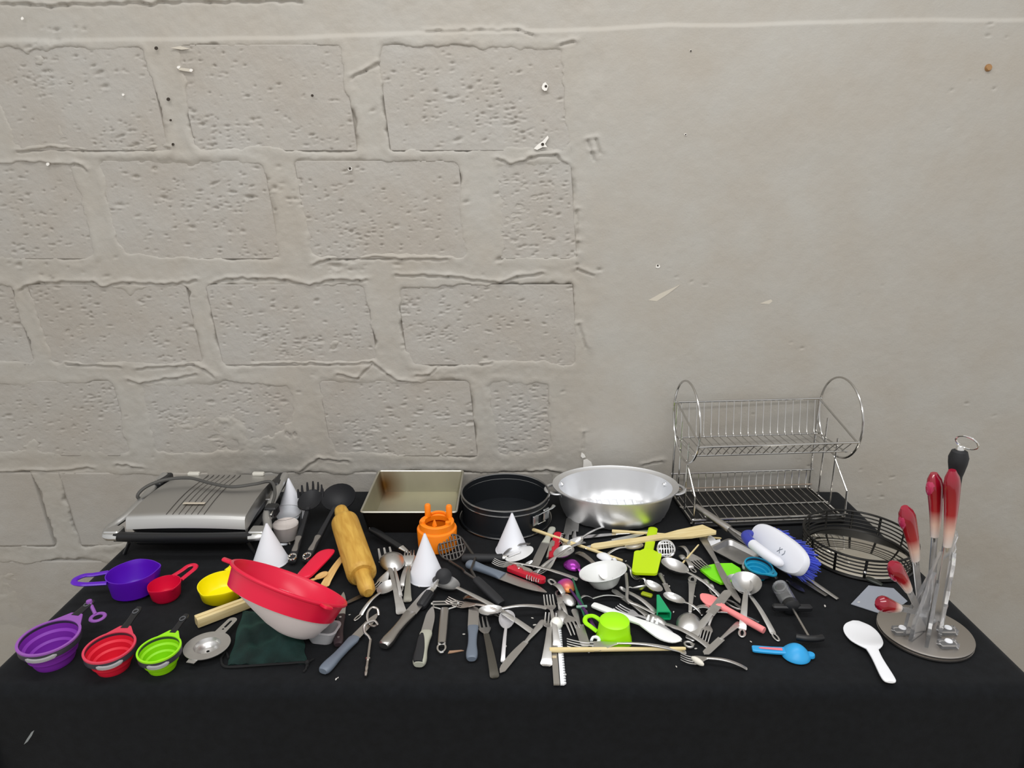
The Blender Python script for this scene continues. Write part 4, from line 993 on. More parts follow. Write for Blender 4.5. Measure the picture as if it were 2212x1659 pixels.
# lime spatula and wooden spatula
A, B = W(1411, 1143, .004), W(1390, 1250, .010); L = (B - A).length; LS = mat('lime_silicone', '#c2e405', .45)
k = thing('silicone_spatula', 'yellow green silicone spatula with square head and flat handle', 'spatula', mw=frame(A, B))
MB().strip([(0, 0, .003, .006, .003), (.004, 0, .003, .0105, .0035), (.02, 0, .004, .0115, .0035), (L * .52, 0, .008, .011, .0035)], 12, 4).build('handle', LS, k)
MB().plate([arc((L * .60, .017), .014, PI / 2, PI, 6) + [(L * .52, .010), (L * .52, -.010)] + arc((L * .62, -.019), .012, PI, 3 * PI / 2, 6) + arc((L - .012, -.017), .010, -PI / 2, 0, 5) + arc((L - .020, .018), .010, 0.3, PI / 2, 5)], .0055, .005).build('head', LS, k, smooth=30)
A, B = W(1276, 1184, .008), W(1543, 1146, .024); L = (B - A).length
k = thing('wooden_spatula', 'long flat bamboo turner with slanted blade end', 'spatula', mw=frame(A, B))
MB().plate([[(0, 0)] + [(.004, -.008), (.012, -.011), (L * .35, -.0095), (L * .58, -.009), (L * .68, -.016), (L * .78, -.021), (L * .985, -.019), (L, -.010), (L * .94, .026), (L * .72, .018), (L * .62, .011), (L * .35, .0095), (.012, .011), (.004, .008)]], .0052, .0).build('turner_board', BAMBOO, k, smooth=25)

# orange spiralizer body
c = W(947, 1168); OR = mat('orange_plastic', '#ff8a14', .38)
k = thing('plastic_slicer', 'orange plastic ring shaped tool with two upright posts', 'slicer', (c.x, 1.4885, TZ), -.1)
MB().lathe([(.044, 0), (.046, .002), (.0475, .046), (.0465, .048), (.042, .050), (.041, .064), (.038, .066), (.032, .066), (.029, .064), (.029, .052), (.038, .048), (.040, 0), (.044, 0)], 56).build('ring_body', OR, k)
for s_ in (-1, 1):
    MB().lathe([(0, .096), (.0055, .096), (.0075, .093), (.0072, .064), (0, .064)], 16, c=(s_ * .026, .022, 0)).build('post', OR, k)
    MB().lathe([(0, .072), (.006, .072), (.0065, .064), (0, .064)], 12, c=(s_ * .030, -.016, 0)).build('knob', OR, k)
MB().lathe([(0, .082), (.003, .076), (.006, .064)], 4, c=(.0, -.024, 0)).build('pointer', OR, k)
MB().tube([(.020 * math.cos(a), .020 * math.sin(a) + .018, .069) for a in np.linspace(.3, PI - .3, 10)], .0035, 8).build('back_ridge', OR, k)

# black-handled tool left of the tin
A, B = W(800, 1143, .022), W(885, 1198, .010); L = (B - A).length
k = thing('hand_peeler', 'black hooked handle of a slicing tool lying before the square tin', 'peeler', mw=frame(A, B))
MB().strip([(0, 0, 0, .004, .003), (.006, 0, .001, .0085, .005), (L * .3, 0, .003, .0095, .006), (L * .7, 0, .003, .0085, .006), (L * .8, 0, .003, .009, .006)], 12).build('handle', BLACK, k)
MB().strip([(L * .80, 0, .003, .0095, .0065), (L * .86, 0, .003, .0075, .005), (L, 0, .003, .004, .002)], 12).build('ferrule', CHROME, k)
q = [(0, .004, .002), (-.010, .004, -.004), (-.013, .008, -.014), (-.006, .016, -.020)]
MB().tube(spline(q, 5), .0018, 6).build('wire_loop', CHROME, k)

# potato masher
A, B = W(1083, 1308, .006), W(1000, 1228, .030); L = (B - A).length; MW = mat('masher_wire', '#4a4744', .3, .5)
k = thing('potato_masher', 'potato masher with round wire grid and black grip', 'masher', mw=frame(A, B))
MB().strip([(0, 0, .004, .006, .004), (.004, 0, .004, .010, .0065), (L * .3, 0, .004, .0105, .007), (L * .60, 0, .004, .0095, .0065), (L * .66, 0, .004, .008, .006)], 14).build('grip', RUBBER, k)
inv = wm(k).inverted()
gc = V(976, 1182, 1.435); gx = Vector((.94, .15, .20)).normalized(); gn = Vector((-.25, -.62, .74)); gn = (gn - gx * gn.dot(gx)).normalized(); gy = gn.cross(gx)
gm = inv @ basis(gc, gx, gy, gn); gr = .031
hdm = MB().tube([(gr * math.cos(a), gr * math.sin(a), 0) for a in np.linspace(0, 2 * PI, 36, endpoint=False)], .0022, 8, closed=True).xf(gm).build('grid_rim', MW, k)
for i in range(-4, 5):
    t = i * .0078; h = math.sqrt(max(0, gr ** 2 - t ** 2))
    MB().tube([(t, -h, .001), (t, h, .001)], .0017, 6).xf(gm).build('grid_bar', MW, hdm)
    if i % 2 == 0: MB().tube([(-h, t, -.001), (h, t, -.001)], .0017, 6).xf(gm).build('grid_bar', MW, hdm)
n0 = Vector((L * .64, 0, .004))
for p0, p1, p2 in ((gm @ Vector((gr, .004, 0)), inv @ V(1027, 1205, 1.40), n0 + Vector((.03, -.008, .002))), (gm @ Vector((-.012, -gr, 0)), inv @ V(1000, 1230, 1.37), n0 + Vector((.03, .008, .002)))):
    MB().tube([p0, p1, p2, n0], .0030, 8).build('arm', MW, k)

# black round knob with steel stem beside the cone
c = W(959, 1262, .0)
k = thing('bottle_stopper', 'black round stopper knob with a thin steel stem', 'stopper', mw=Matrix.Translation(c + Vector((0, 0, .019))) @ Matrix.Rotation(1.0, 4, 'X') @ Matrix.Rotation(.2, 4, 'Y'))
MB().lathe([(0, .009), (.012, .008), (.0175, .003), (.018, -.002), (.014, -.007), (0, -.008)], 28).build('knob', RUBBER, k)
MB().tube([(0, 0, -.006), (0, -.002, -.030)], .002, 8).build('stem', STEEL, k)
# black ribbed grip tool with steel shaft
A, B = W(908, 1312, .008), W(957, 1240, .016); L = (B - A).length
k = thing('ribbed_grip_tool', 'steel spreader with black ribbed grip', 'spreader', mw=frame(A, B))
gp = MB(); gp.lathe([(0, 0), (.008, .001), (.0105, .005), (.0105, L * .38), (.008, L * .42), (0, L * .42)], 32, mod=lambda a, r, z: 1 + .06 * math.cos(10 * a)).xf(Matrix.Rotation(PI / 2, 4, 'Y')).build('grip', RUBBER, k)
MB().lathe([(0, L * .40), (.0095, L * .40), (.0095, L * .47), (.006, L * .50), (0, L * .50)], 20).xf(Matrix.Rotation(PI / 2, 4, 'Y')).build('collar', CHROME, k)
MB().strip([(L * .48, 0, 0, .007, .005), (L * .62, 0, .002, .0075, .004), (L * .75, 0, .003, .003, .002), (L, 0, .006, .0018, .0012)], 10).build('shaft', STEEL, k)

# blue grey chef knife
bladed('long chef knife with blue grey handle between the masher and the red pocket tools', (1010, 1224), (1181, 1287), (.006, .002), .46, .0115, .0150, BGREY, BLADE, 'drop', .0085)
# pizza wheel with black handle
A, B = W(997, 1206, .012), W(1093, 1206, .014); L = (B - A).length
k = thing('pizza_cutter', 'pizza wheel with thick black handle leaning on a white cone', 'pizza cutter', mw=frame(A, B))
MB().lathe([(0, 0), (.008, .001), (.0105, .006), (.0110, L * .35), (.0095, L * .8), (.0105, L * .92), (.007, L * .93), (0, L * .93)], 24).xf(Matrix.Rotation(PI / 2, 4, 'Y')).build('handle', RUBBER, k)
MB().lathe([(0, L * .92), (.0075, L * .92), (.0075, L * 1.02), (.005, L * 1.05), (0, L * 1.05)], 18).xf(Matrix.Rotation(PI / 2, 4, 'Y')).build('ferrule', CHROME, k)
wq = Matrix.Translation((L + .030, .004, .010)) @ Matrix.Rotation(.25, 4, 'Z') @ Matrix.Rotation(-.28, 4, 'Y') @ Matrix.Rotation(-.15, 4, 'X')
MB().lathe([(0, .0012), (.030, .001), (.0345, .0), (.030, -.001), (0, -.0012)], 40).xf(wq).build('wheel', mat('bright_wheel', (.88, .89, .90), .45, .35), k)
MB().tube([(.035 * math.cos(a), .035 * math.sin(a), .005) for a in np.linspace(.5, 2.9, 14)], .0035, 8, flat=.6).xf(wq).build('thumb_guard', DARKST, k)
MB().plate([[(-.034, -.004), (.002, -.005), (.006, 0), (.002, .005), (-.034, .004)]], .0012, .003).xf(wq).build('fork_arm', CHROME, k)

# red pocket tools
def pocket(label, A, B, z, flip=1):
    a, b = W(*A, z), W(*B, z); L = (b - a).length
    k = thing('pocket_corkscrew', label, 'pocket tool', mw=frame(a, b), group='red pocket tools')
    MB().plate([arc((.009, 0), .0095, PI / 2, 3 * PI / 2, 8) + [(L * .96, -.009), (L, -.007), (L, .007), (L * .96, .009)]], .009, .0).build('body', mat('pocket_red', '#c01830', .35), k, smooth=30)
    MB().plate([[(L * .40, .010 * flip), (L * .44, .002 * flip), (L * .60, .001 * flip), (L * .66, .006 * flip), (L * .80, .004 * flip), (L * .84, .009 * flip), (L * 1.06, .007 * flip), (L * 1.08, .012 * flip), (L * .5, .013 * flip)]], .004, .0085).build('opener', mat('opener_steel', (.60, .57, .52), .3, .9), k, smooth=0)
    hx = [(.008 + L * .36 * i / 40, -flip * (.010 + .004 * math.cos(i * .9)), .006 + .004 * math.sin(i * .9)) for i in range(41)]
    MB().tube(hx, .0013, 6).build('corkscrew', CHROME, k)
    return k
pocket('red pocket corkscrew tool lying on the chef knife blade', (1177, 1259), (1099, 1230), .013, -1)
pocket('red pocket corkscrew tool lying beside the flat grey knife', (1206, 1156), (1192, 1211), .003, -1)

# ================================================================== steel pile, left group under the rolling pin
spoon('teaspoon with slotted handle end lying by the rolling pin handle', (765, 1342), (853, 1264), (.001, .001), .40, .66, True, 'plain', .0045, hole=True)
fork('fork half hidden under the rolling pin handle', (868, 1212), (806, 1281), (.010, .001), .52, .0125, 4, True, 'taper', .0065)
fork('wide pronged salad server under the stacked spoons', (868, 1328), (830, 1190), (.001, .012), .34, .0200, 3, True, 'flare', .0110, DULL, dish=.012)
spoon('small bright spoon lying in the salad server', (866, 1290), (843, 1194), (.012, .020), .46, .72, False, 'plain', .004)
fork('fork lying face down with its ridged back up beside the cone', (880, 1302), (885, 1190), (.001, .014), .36, .0135, 4, False, 'flare', .0095, STEEL, mat('olive_steel', (.40, .39, .34), .4, .9))
spoon('small measuring spoon with a hole in its handle beside the cone', (863, 1281), (888, 1200), (.006, .010), .40, .8, False, 'plain', .0060, DULL, hole=True)
# centre front pile
spoon('large tablespoon with long flat handle and slot, bowl facing up', (1150, 1366), (940, 1258), (.002, .004), .26, .66, True, 'plain', .0070)
fork('fork with rosy tinted neck lying under the dessert spoon', (1105, 1334), (964, 1301), (.004, .006), .46, .0125, 4, True, 'taper', .0065, mat('rosy_steel', (.56, .51, .48), .3, 1.0))
spoon('dessert spoon lying across the fork tines', (1180, 1314), (1034, 1330), (.014, .010), .36, .62, True, 'taper', .0065)
fork('fork with ornate brown handle end near the masher grip', (1004, 1290), (1094, 1336), (.006, .003), .36, .0115, 4, True, 'flare', .0105, DULL, mat('bronzed_handle', (.42, .36, .31), .32, 1.0))
# behind the chef knife
fork('fork lying across the blue grey chef knife', (1248, 1253), (1064, 1217), (.006, .016), .26, .0135, 4, True, 'taper', .0065, DULL)
fork('fork whose tines rest on the red pocket tool', (1262, 1172), (1151, 1247), (.006, .016), .40, .0115, 4, True, 'taper', .0065)
spoon('teaspoon lying over the crossed forks with its bowl up', (1148, 1250), (1234, 1191), (.010, .010), .42, .62, True, 'plain', .004)
spoon('thin teaspoon standing on its side near the red pocket tools', (1112, 1240), (1152, 1217), (.012, .014), .5, .40, True, 'plain', .003, POL)
bladed('spreader with pale notched handle behind the pizza wheel', (1194, 1144), (1152, 1232), (.002, .002), .40, .0085, .0105, mat('pale_green_grey', '#b5b6aa', .5), BLADE, 'round', .005)
bladed('flat grey knife lying behind the red pocket tool', (1219, 1190), (1233, 1119), (.002, .002), .45, .0085, .0105, DULL, DULL, 'round', style='table')
bladed('broad grey blade lying beside the roasting pan', (1240, 1165), (1244, 1128), (.001, .001), .4, .006, .009, DULL, DULL, 'round', style='table')
bladed('long table knife under the bamboo turner', (1405, 1149), (1236, 1166), (.003, .003), .45, .0070, .0085, POL, POL, 'butter', style='table')
bladed('steel carving knife along the edge of the bamboo turner', (1262, 1186), (1400, 1153), (.005, .004), .45, .0065, .0080, POL, POL, 'drop', style='table')
spoon('curved dessert spoon seen from the side behind the chopstick', (1310, 1139), (1228, 1188), (.004, .004), .34, .55, True, 'plain', .004, POL)
spoon('spoon with dull wide handle end reaching under the white bowl', (1248, 1194), (1318, 1262), (.004, .004), .30, .6, True, 'flare', .0105, mat('tarnished', (.38, .355, .32), .42, 1.0))
spoon('white plastic soup spoon end behind the white bowl', (1331, 1217), (1291, 1197), (.003, .004), .80, .66, False, 'plain', .005, WHITE)
# iridescent spoons
IRI = ramp_mat('rainbow_steel', [(0, '#d98a3a'), (.35, '#c2467a'), (.65, '#b04ab4'), (1, '#5a3a9a')], 'X', .150, .205, .30, .35)
spoon('round bowled rainbow coloured spoon, orange and pink, near the green stick', (1294, 1376), (1215, 1254), (.001, .006), .24, .84, False, 'plain', .0038, IRI, hm=mat('purple_steel', '#5f3470', .3, .6), dep=.30)
IRI2 = mat('violet_steel', '#a03aa6', .24, .65, var=.35, vscale=20)
spoon('round bowled violet metallic spoon behind the rainbow spoon', (1256, 1244), (1226, 1212), (.002, .006), .70, .88, False, 'plain', .004, IRI2, dep=.30)
# measuring spoons with holes
spoon('measuring spoon with square bowl and a hole in its handle', (1187, 1252), (1238, 1310), (.008, .006), .42, .66, False, 'plain', .0085, STEEL, hole=True, egg=0)
spoon('second measuring spoon with a hole in its handle under the first', (1206, 1276), (1214, 1350), (.002, .002), .4, .7, False, 'plain', .0075, DULL, hole=True, egg=0)
# green plastic stick
a, b = W(1237, 1250, .012), W(1268, 1350, .010); L = (b - a).length; DG = mat('dark_green_plastic', '#1f6b4a', .35, trans=.3)
k = thing('plastic_skewer', 'thin translucent green plastic stick with a flat foot', 'stick', mw=frame(a, b))
MB().strip([(0, 0, 0, .002, .0015), (L * .3, 0, .002, .0028, .002), (L * .62, 0, .001, .0065, .002), (L * .66, 0, 0, .0075, .002), (L * .67, 0, 0, .003, .002), (L, 0, 0, .002, .0015)], 10).build('shaft', DG, k)
MB().rbox((L * .655, 0, .003), (.004, .022, .004), .001).build('foot_bar', mat('light_green_plastic', '#8fb3a4', .4), k)
fork('fork lying on its side in front of the white bowl', (1348, 1293), (1246, 1301), (.006, .002), .34, .0105, 4, False, 'plain', .005, POL, roll=.5)
# server pieces under the fork bunch
fork('serving fork lying face down behind the notched strip', (1208, 1302), (1246, 1374), (.004, .001), .55, .0150, 4, False, 'taper', .008, DULL, dish=.006)
bladed('flat grey butter knife running down to the white hook', (1240, 1318), (1266, 1402), (.002, .006), .45, .0070, .0095, DULL, DULL, 'round', style='table')
fork('serving fork under the long chopstick with tines at the table front', (1482, 1411), (1223, 1396), (.001, .008), .42, .0150, 4, True, 'taper', .006, STEEL, dish=.012)
# between bowl and lime spatula
spoon('narrow steel spoon beside the white bowl', (1418, 1326), (1338, 1272), (.002, .010), .2, .5, True, 'plain', .006, DULL)
bladed('narrow steel table knife passing under the white bowl rim', (1404, 1336), (1322, 1276), (.001, .004), .5, .0065, .0070, DULL, DULL, 'round', style='table')
MBt = [W(1352, 1238, .022), W(1355, 1270, .020), W(1356, 1296, .016), W(1380, 1308, .012), W(1415, 1326, .008)]
cm = sum(MBt, Vector()) / 5
k = MB().tube(spline([p - cm for p in MBt], 5), .0034, 8, flat=.5, up=(0, 0, 1)).build('bent_handle', DULL); k.location = cm; tag(k, 'bent steel tong arm hooked around the white bowl', 'tongs')
fork('fork tilted under the lime spatula head beside the bowl', (1342, 1222), (1384, 1258), (.003, .004), .5, .009, 4, True, 'taper', .005, DULL)
spoon('teaspoon lying on its side between bowl and green nozzle', (1352, 1282), (1400, 1272), (.004, .008), .72, .52, True, 'plain', .004, STEEL, roll=-.5)
spoon('teaspoon bowl catching the green of the lime spatula', (1382, 1256), (1428, 1286), (.010, .006), .78, .60, True, 'plain', .004, POL)
k = MB().rbox((0, 0, .003), (.024, .012, .005), .003).build('silicone_scrap', mat('olive_silicone', '#9fae1c', .5)); k.location = W(1397, 1287); k.rotation_euler = (0, 0, -.5); tag(k, 'small olive green silicone scrap between two teaspoons', 'silicone piece')
bladed('narrow steel table knife between the lime spatula and the green nozzle', (1425, 1240), (1448, 1290), (.003, .003), .5, .006, .006, DULL, DULL, 'round', style='table')
# green nozzle
a, b = W(1421, 1292, .006), W(1434, 1330, .010); L = (b - a).length
k = thing('plastic_nozzle', 'emerald green wedge shaped plastic nozzle with open end', 'nozzle', mw=frame(a, b))
def rr_(x, w, t): return [(x, y, z) for y, z in rrect(2 * w, 2 * t, min(w, t) * .35)]
MB().loft([rr_(0, .003, .008), rr_(L, .0145, .0095), rr_(L, .0122, .0072), rr_(L * .35, .005, .005)], cap=True).build('nozzle_shell', mat('emerald_plastic', '#12a068', .4), k, smooth=30)
# right of centre
spoon('spoon lying tip to the emerald nozzle with its bowl up', (1518, 1330), (1433, 1291), (.002, .003), .55, .58, True, 'plain', .004, POL)
spoon('large serving spoon with a hole in its handle, bowl facing down', (1496, 1246), (1487, 1371), (.010, .003), .34, .74, False, 'taper', .0090, STEEL, hole=True)
spoon('long handled tablespoon pointing at the lime spatula', (1558, 1292), (1431, 1219), (.002, .006), .44, .62, True, 'plain', .005, STEEL)
spoon('measuring spoon with a hole in its handle lying on the tablespoon', (1502, 1238), (1470, 1200), (.014, .004), .3, .6, False, 'plain', .006, DULL, hole=True)
fork('fork with bright ribbed tines under the short wooden pick', (1468, 1182), (1524, 1233), (.004, .010), .66, .0180, 5, True, 'flare', .009, POL, DULL, dish=.004)
# chrome whisk ball
c = W(1439, 1186, .024)
k = thing('spring_whisk', 'small chrome coil whisk head beside the lime spatula', 'whisk', mw=Matrix.Translation(c) @ Matrix.Rotation(.9, 4, 'X'))
MB().tube([(.019 * math.cos(a), .019 * math.sin(a), 0) for a in np.linspace(0, 2 * PI, 28, endpoint=False)], .003, 8, closed=True).build('outer_ring', CHROME, k)
MB().tube([(.015 * math.cos(a), .015 * math.sin(a), -.006) for a in np.linspace(0, 2 * PI, 28, endpoint=False)], .002, 8, closed=True).build('inner_ring', CHROME, k)
for i in range(-2, 3):
    t = i * .006; h = math.sqrt(.019 ** 2 - t * t)
    MB().tube([(t, -h, 0), (t, 0, .004), (t, h, 0)], .0015, 6).build('coil_wire', POL, k)
    if i % 2 == 0: MB().tube([(-h, t, 0), (0, t, .003), (h, t, 0)], .0013, 6).build('coil_wire', POL, k)
MB().lathe([(.017, -.006), (.016, -.018), (.010, -.022)], 24).build('cup', DARKST, k)
spoon('spoon bowl showing beneath the bamboo turner', (1310, 1200), (1388, 1184), (.002, .002), .5, .6, True, 'plain', .004, STEEL)
# long knife across the green silicone
bladed('long grey table knife lying across the green silicone scraper', (1518, 1164), (1598, 1306), (.010, .012), .42, .0095, .0100, DULL, BLADE, 'butter', style='table')
# white broken plastic
pts = [(1529, 1186), (1528, 1166), (1533, 1161), (1541, 1166), (1546, 1172), (1555, 1170), (1556, 1176), (1550, 1182)]
q = [W(x, y) for x, y in pts]; c = sum(q, Vector()) / 8
k = MB().plate([[(p.x - c.x, p.y - c.y) for p in q]], .005).build('plastic_fragment', WHITE, smooth=20); k.location = c + Vector((0, 0, .002)); tag(k, 'broken piece of white plastic beside the small steel dish', 'fragment')
# green silicone scraper
pts = [(1512, 1236), (1520, 1230), (1548, 1226), (1580, 1224), (1598, 1234), (1603, 1250), (1592, 1262), (1575, 1268), (1556, 1268), (1535, 1256)]
q = [W(x, y) for x, y in pts]; c = sum(q, Vector()) / 10
k = MB().plate([[(p.x - c.x, p.y - c.y) for p in q]], .005, 0, lambda x, y: .004 * math.cos(x * 30)).build('silicone_scraper', mat('bright_green_silicone', '#7ee41e', .42), smooth=30); k.location = c + Vector((0, 0, .002)); tag(k, 'bright green silicone bowl scraper under the long grey knife', 'scraper')
spoon('spoon tip and handle peeping out below the green scraper', (1546, 1288), (1520, 1252), (.001, .001), .4, .6, False, 'plain', .007, DULL, hole=True)
# small steel dish
c = W(1588, 1200)
k = thing('steel_dish', 'small rectangular steel dish lying by the scrubbing brush', 'dish', (c.x, c.y, TZ), .62)
MB().loft([ov(.060, .078, .0), ov(.072, .090, .010), ov(.080, .098, .0105), ov(.080, .098, .0117), ov(.071, .089, .0112), ov(.059, .077, .0015)], cap=False).add(ov(.060, .078, .0), [tuple(range(24))]).add(ov(.059, .077, .0015), [tuple(range(24))]).build('dish_wall', STEEL, k)
# barbecue tongs under the brush
A, B = W(1502, 1094, .044), W(1806, 1296, .003); L = (B - A).length
k = thing('barbecue_tongs', 'long steel tongs with satin tube handle, running under the scrubbing brush', 'tongs', mw=frame(A, B))
hl = (W(1570, 1141, .034) - A).length
MB().strip([(0, 0, 0, .006, .006), (.003, 0, 0, .0085, .0085), (hl, 0, 0, .0095, .0095), (hl + .006, 0, 0, .007, .007)], 14, 2).build('handle', SATIN, k)
for s_, l_ in ((1, L), (-1, L - .018)):
    ar = MB().strip([(hl, s_ * .003, 0, .005, .003), (hl + .05, s_ * .0085, 0, .0062, .002), (L * .6, s_ * .010, 0, .0058, .002), (L * .85, s_ * .0075, 0, .0055, .0016), (l_, s_ * .006, 0, .0045, .0010)], 10).build('arm', DULL if s_ > 0 else DARKST, k)
    MB().strip([(hl + .04, s_ * .0085, .0022, .0008, .0006), (L * .55, s_ * .010, .0022, .0008, .0006)], 6).build('arm_ridge', POL, ar)
bladed('dark short blade lying beside the meat injector', (1700, 1255), (1738, 1282), (.001, .001), .3, .006, .008, DARKST, DARKST, 'drop', .003)
# scrubbing brush
A, B = W(1632, 1150, .055), W(1734, 1224, .055); u = (B - A).normalized(); n_ = Vector((-.62, -.66, .42)); n_ = (n_ - u * n_.dot(u)).normalized(); v_ = n_.cross(u); L = (B - A).length
BLU = mat('blue_bristle', '#5d6ee6', .6); WB = mat('brush_white', '#e4e6ee', .42); BG = mat('blue_grip', '#3a44a8', .45)
k = thing('scrubbing_brush', 'white scrubbing brush with blue bristles and hand grip, lying on its side', 'brush', mw=basis((A + B) / 2, u, v_, n_))
sup = lambda a, w, h: (w * math.copysign(abs(math.cos(a)) ** .75, math.cos(a)), h * math.copysign(abs(math.sin(a)) ** .75, math.sin(a)))
rg = lambda s_, z: [(sup(a, L * .56 * s_, .036 * s_)[0], sup(a, L * .56 * s_, .036 * s_)[1], z) for a in np.linspace(0, 2 * PI, 40, endpoint=False)]
MB().loft([rg(.94, -.010), rg(1.0, -.006), rg(1.0, .002), rg(.95, .008), rg(.8, .011), rg(.4, .012)]).build('brush_body', WB, k)
br = MB(); rb = random.Random(5)
for i in range(900):
    a = rb.uniform(0, 2 * PI); r_ = math.sqrt(rb.random()) * .94; x, y = sup(a, L * .53 * r_, .034 * r_)
    x2, y2 = x * 1.16 + rb.gauss(0, .0025), y * 1.22 + rb.gauss(0, .0025); z2 = -.040 + rb.gauss(0, .0022)
    br.tube([(x, y, -.008), (x2, y2, z2)], [.0014, .0009], 3)
bo = br.build('bristles', BLU, k); bo['kind'] = 'stuff'
hp = [(-L * .50, -.006, .010), (-L * .46, -.014, .028), (-L * .25, -.018, .040), (.0, -.018, .042), (L * .22, -.018, .036), (L * .36, -.017, .026)]
MB().tube(spline(hp[2:], 5), [.0115] * 8 + [.011] * 5 + [.009, .007, .003], 12).build('hand_grip', WB, k)
MB().tube(spline(hp[:4], 5)[:-4], [.008, .009, .0095, .010, .0105, .011, .0115, .012, .012, .012, .012, .012], 12).build('grip_neck', BG, k)
lg = MB()
for x, s_ in ((.012, 1), (.020, -1), (.028, 1)): lg.tube([(x, -.004, .0125), (x + .004 * s_, .002, .0127), (x + .002, .008, .0125)], .0008, 5)
lg.build('stamped_mark', mat('grey_print', '#7f8690', .6), k)

# pink spoon over the cutlery
A, B = W(1650, 1366, .008), W(1514, 1289, .010); L = (B - A).length; PK = mat('salmon_silicone', '#f08c8c', .5)
k = thing('silicone_spoon', 'salmon pink silicone spoon with round stick handle', 'spoon', mw=frame(A, B))
MB().strip([(0, 0, .004, .005, .005), (.002, 0, .004, .0068, .0068), (L * .55, 0, .004, .0064, .0062), (L * .68, 0, .005, .009, .005)], 14, 2).build('handle', PK, k)
MB().strip([(L * .62, 0, .005, .006, .005), (L * .70, 0, .005, .0125, .004), (L * .83, 0, .004, .0185, .003), (L * .94, 0, .005, .0135, .0025), (L, 0, .006, .004, .0015)], 16).build('bowl', PK, k)
bladed('grey table knife crossing the pink silicone spoon', (1489, 1384), (1576, 1277), (.002, .020), .50, .0105, .0095, STEEL, DULL, 'round', style='table')
spoon('round tablespoon on top of another spoon beside the injector', (1602, 1377), (1613, 1251), (.001, .008), .42, .72, True, 'plain', .0075, STEEL, hole=True)
spoon('tablespoon with slotted handle nested under the round spoon', (1682, 1386), (1583, 1253), (.001, .001), .33, .74, True, 'plain', .0060, STEEL, hole=True)
fork('small fork lying face down beside the crossing grey knife', (1541, 1326), (1519, 1389), (.003, .001), .52, .0115, 4, False, 'taper', .0060, DULL, dish=.006)
spoon('dark tablespoon with bowl down behind the white server', (1532, 1399), (1394, 1331), (.001, .004), .36, .62, False, 'plain', .0070, DULL)
fork('fork with a lump of white paste on its tines at the table front', (1614, 1446), (1468, 1425), (.001, .001), .40, .0130, 4, True, 'plain', .0045, DULL)
pp = MB().sphere((0, 0, 0), .010, 14, (1.3, .55, .6)).build('paste_lump', mat('white_paste', '#e2ded2', .7)); pp.location = W(1507, 1428, .016); pp.rotation_euler = (.3, .2, -.7); tag(pp, 'lump of dried white paste stuck on a fork', 'food scrap')
bladed('slim steel knife resting on the fork with white paste', (1598, 1346), (1521, 1417), (.003, .010), .55, .0060, .0070, STEEL, STEEL, 'round', style='table')
fork('long fork lying under the pink silicone spoon', (1640, 1345), (1496, 1317), (.001, .004), .34, .0110, 4, False, 'plain', .0060, POL, roll=.3)
for lab, A, B in (('steel ring handle beside the nested tablespoons', (1566, 1296), (1600, 1316)), ('steel ring handle under the crossing grey knife', (1480, 1388), (1496, 1397))):
    a, b = W(*A, .005), W(*B, .005); L = (b - a).length
    k = thing('key_ring_handle', lab, 'ring handle', mw=frame(a, b))
    MB().tube([(L * .5 + L * .5 * math.cos(q), .0075 * math.sin(q), 0) for q in np.linspace(0, 2 * PI, 24, endpoint=False)], .0024, 8, closed=True).build('ring', DULL, k)
    MB().strip([(L * .55, .006, 0, .0035, .0012), (L * 1.0, .004, .001, .005, .0012)], 8).build('tab', DULL, k)

# meat injector
A, B = W(1684, 1266, .018), W(1751, 1382, .016); L = (B - A).length
k = thing('meat_injector', 'clear plastic meat injector syringe with black finger grips and plunger', 'syringe', mw=frame(A, B))
rx = Matrix.Rotation(PI / 2, 4, 'Y')
MB().lathe([(.005, 0), (.0155, .001), (.0165, .006), (.0165, L * .38), (.0155, L * .38), (.0155, .008), (.005, .003)], 28).xf(rx).build('barrel', CLEAR, k)
MB().tube([(.003, .012 * math.cos(a), .012 * math.sin(a)) for a in np.linspace(0, 2 * PI, 20, endpoint=False)], .0018, 6, closed=True, up=(1, 0, 0)).build('end_ring', FROST, k)
MB().lathe([(0, L * .30), (.0118, L * .30), (.0118, L * .36), (0, L * .36)], 24).xf(rx).build('piston', mat('grey_piston', '#6d6f70', .4), k)
MB().lathe([(0, L * .37), (.0175, L * .37), (.0175, L * .44), (.010, L * .47), (0, L * .47)], 28).xf(rx).build('grip_cap', BLACK, k)
MB().rbox((L * .43, 0, 0), (.014, .080, .012), .006).build('finger_grip', BLACK, k)
MB().tube([(L * .45, 0, 0), (L * .95, 0, 0)], .0028, 10).build('plunger_rod', SATIN, k)
MB().tube(spline([(L * .96, -.024, 0), (L * .985, -.012, .001), (L * .99, 0, .001), (L * .985, .012, .001), (L * .96, .024, 0)], 5), .0065, 10).build('plunger_handle', BLACK, k)
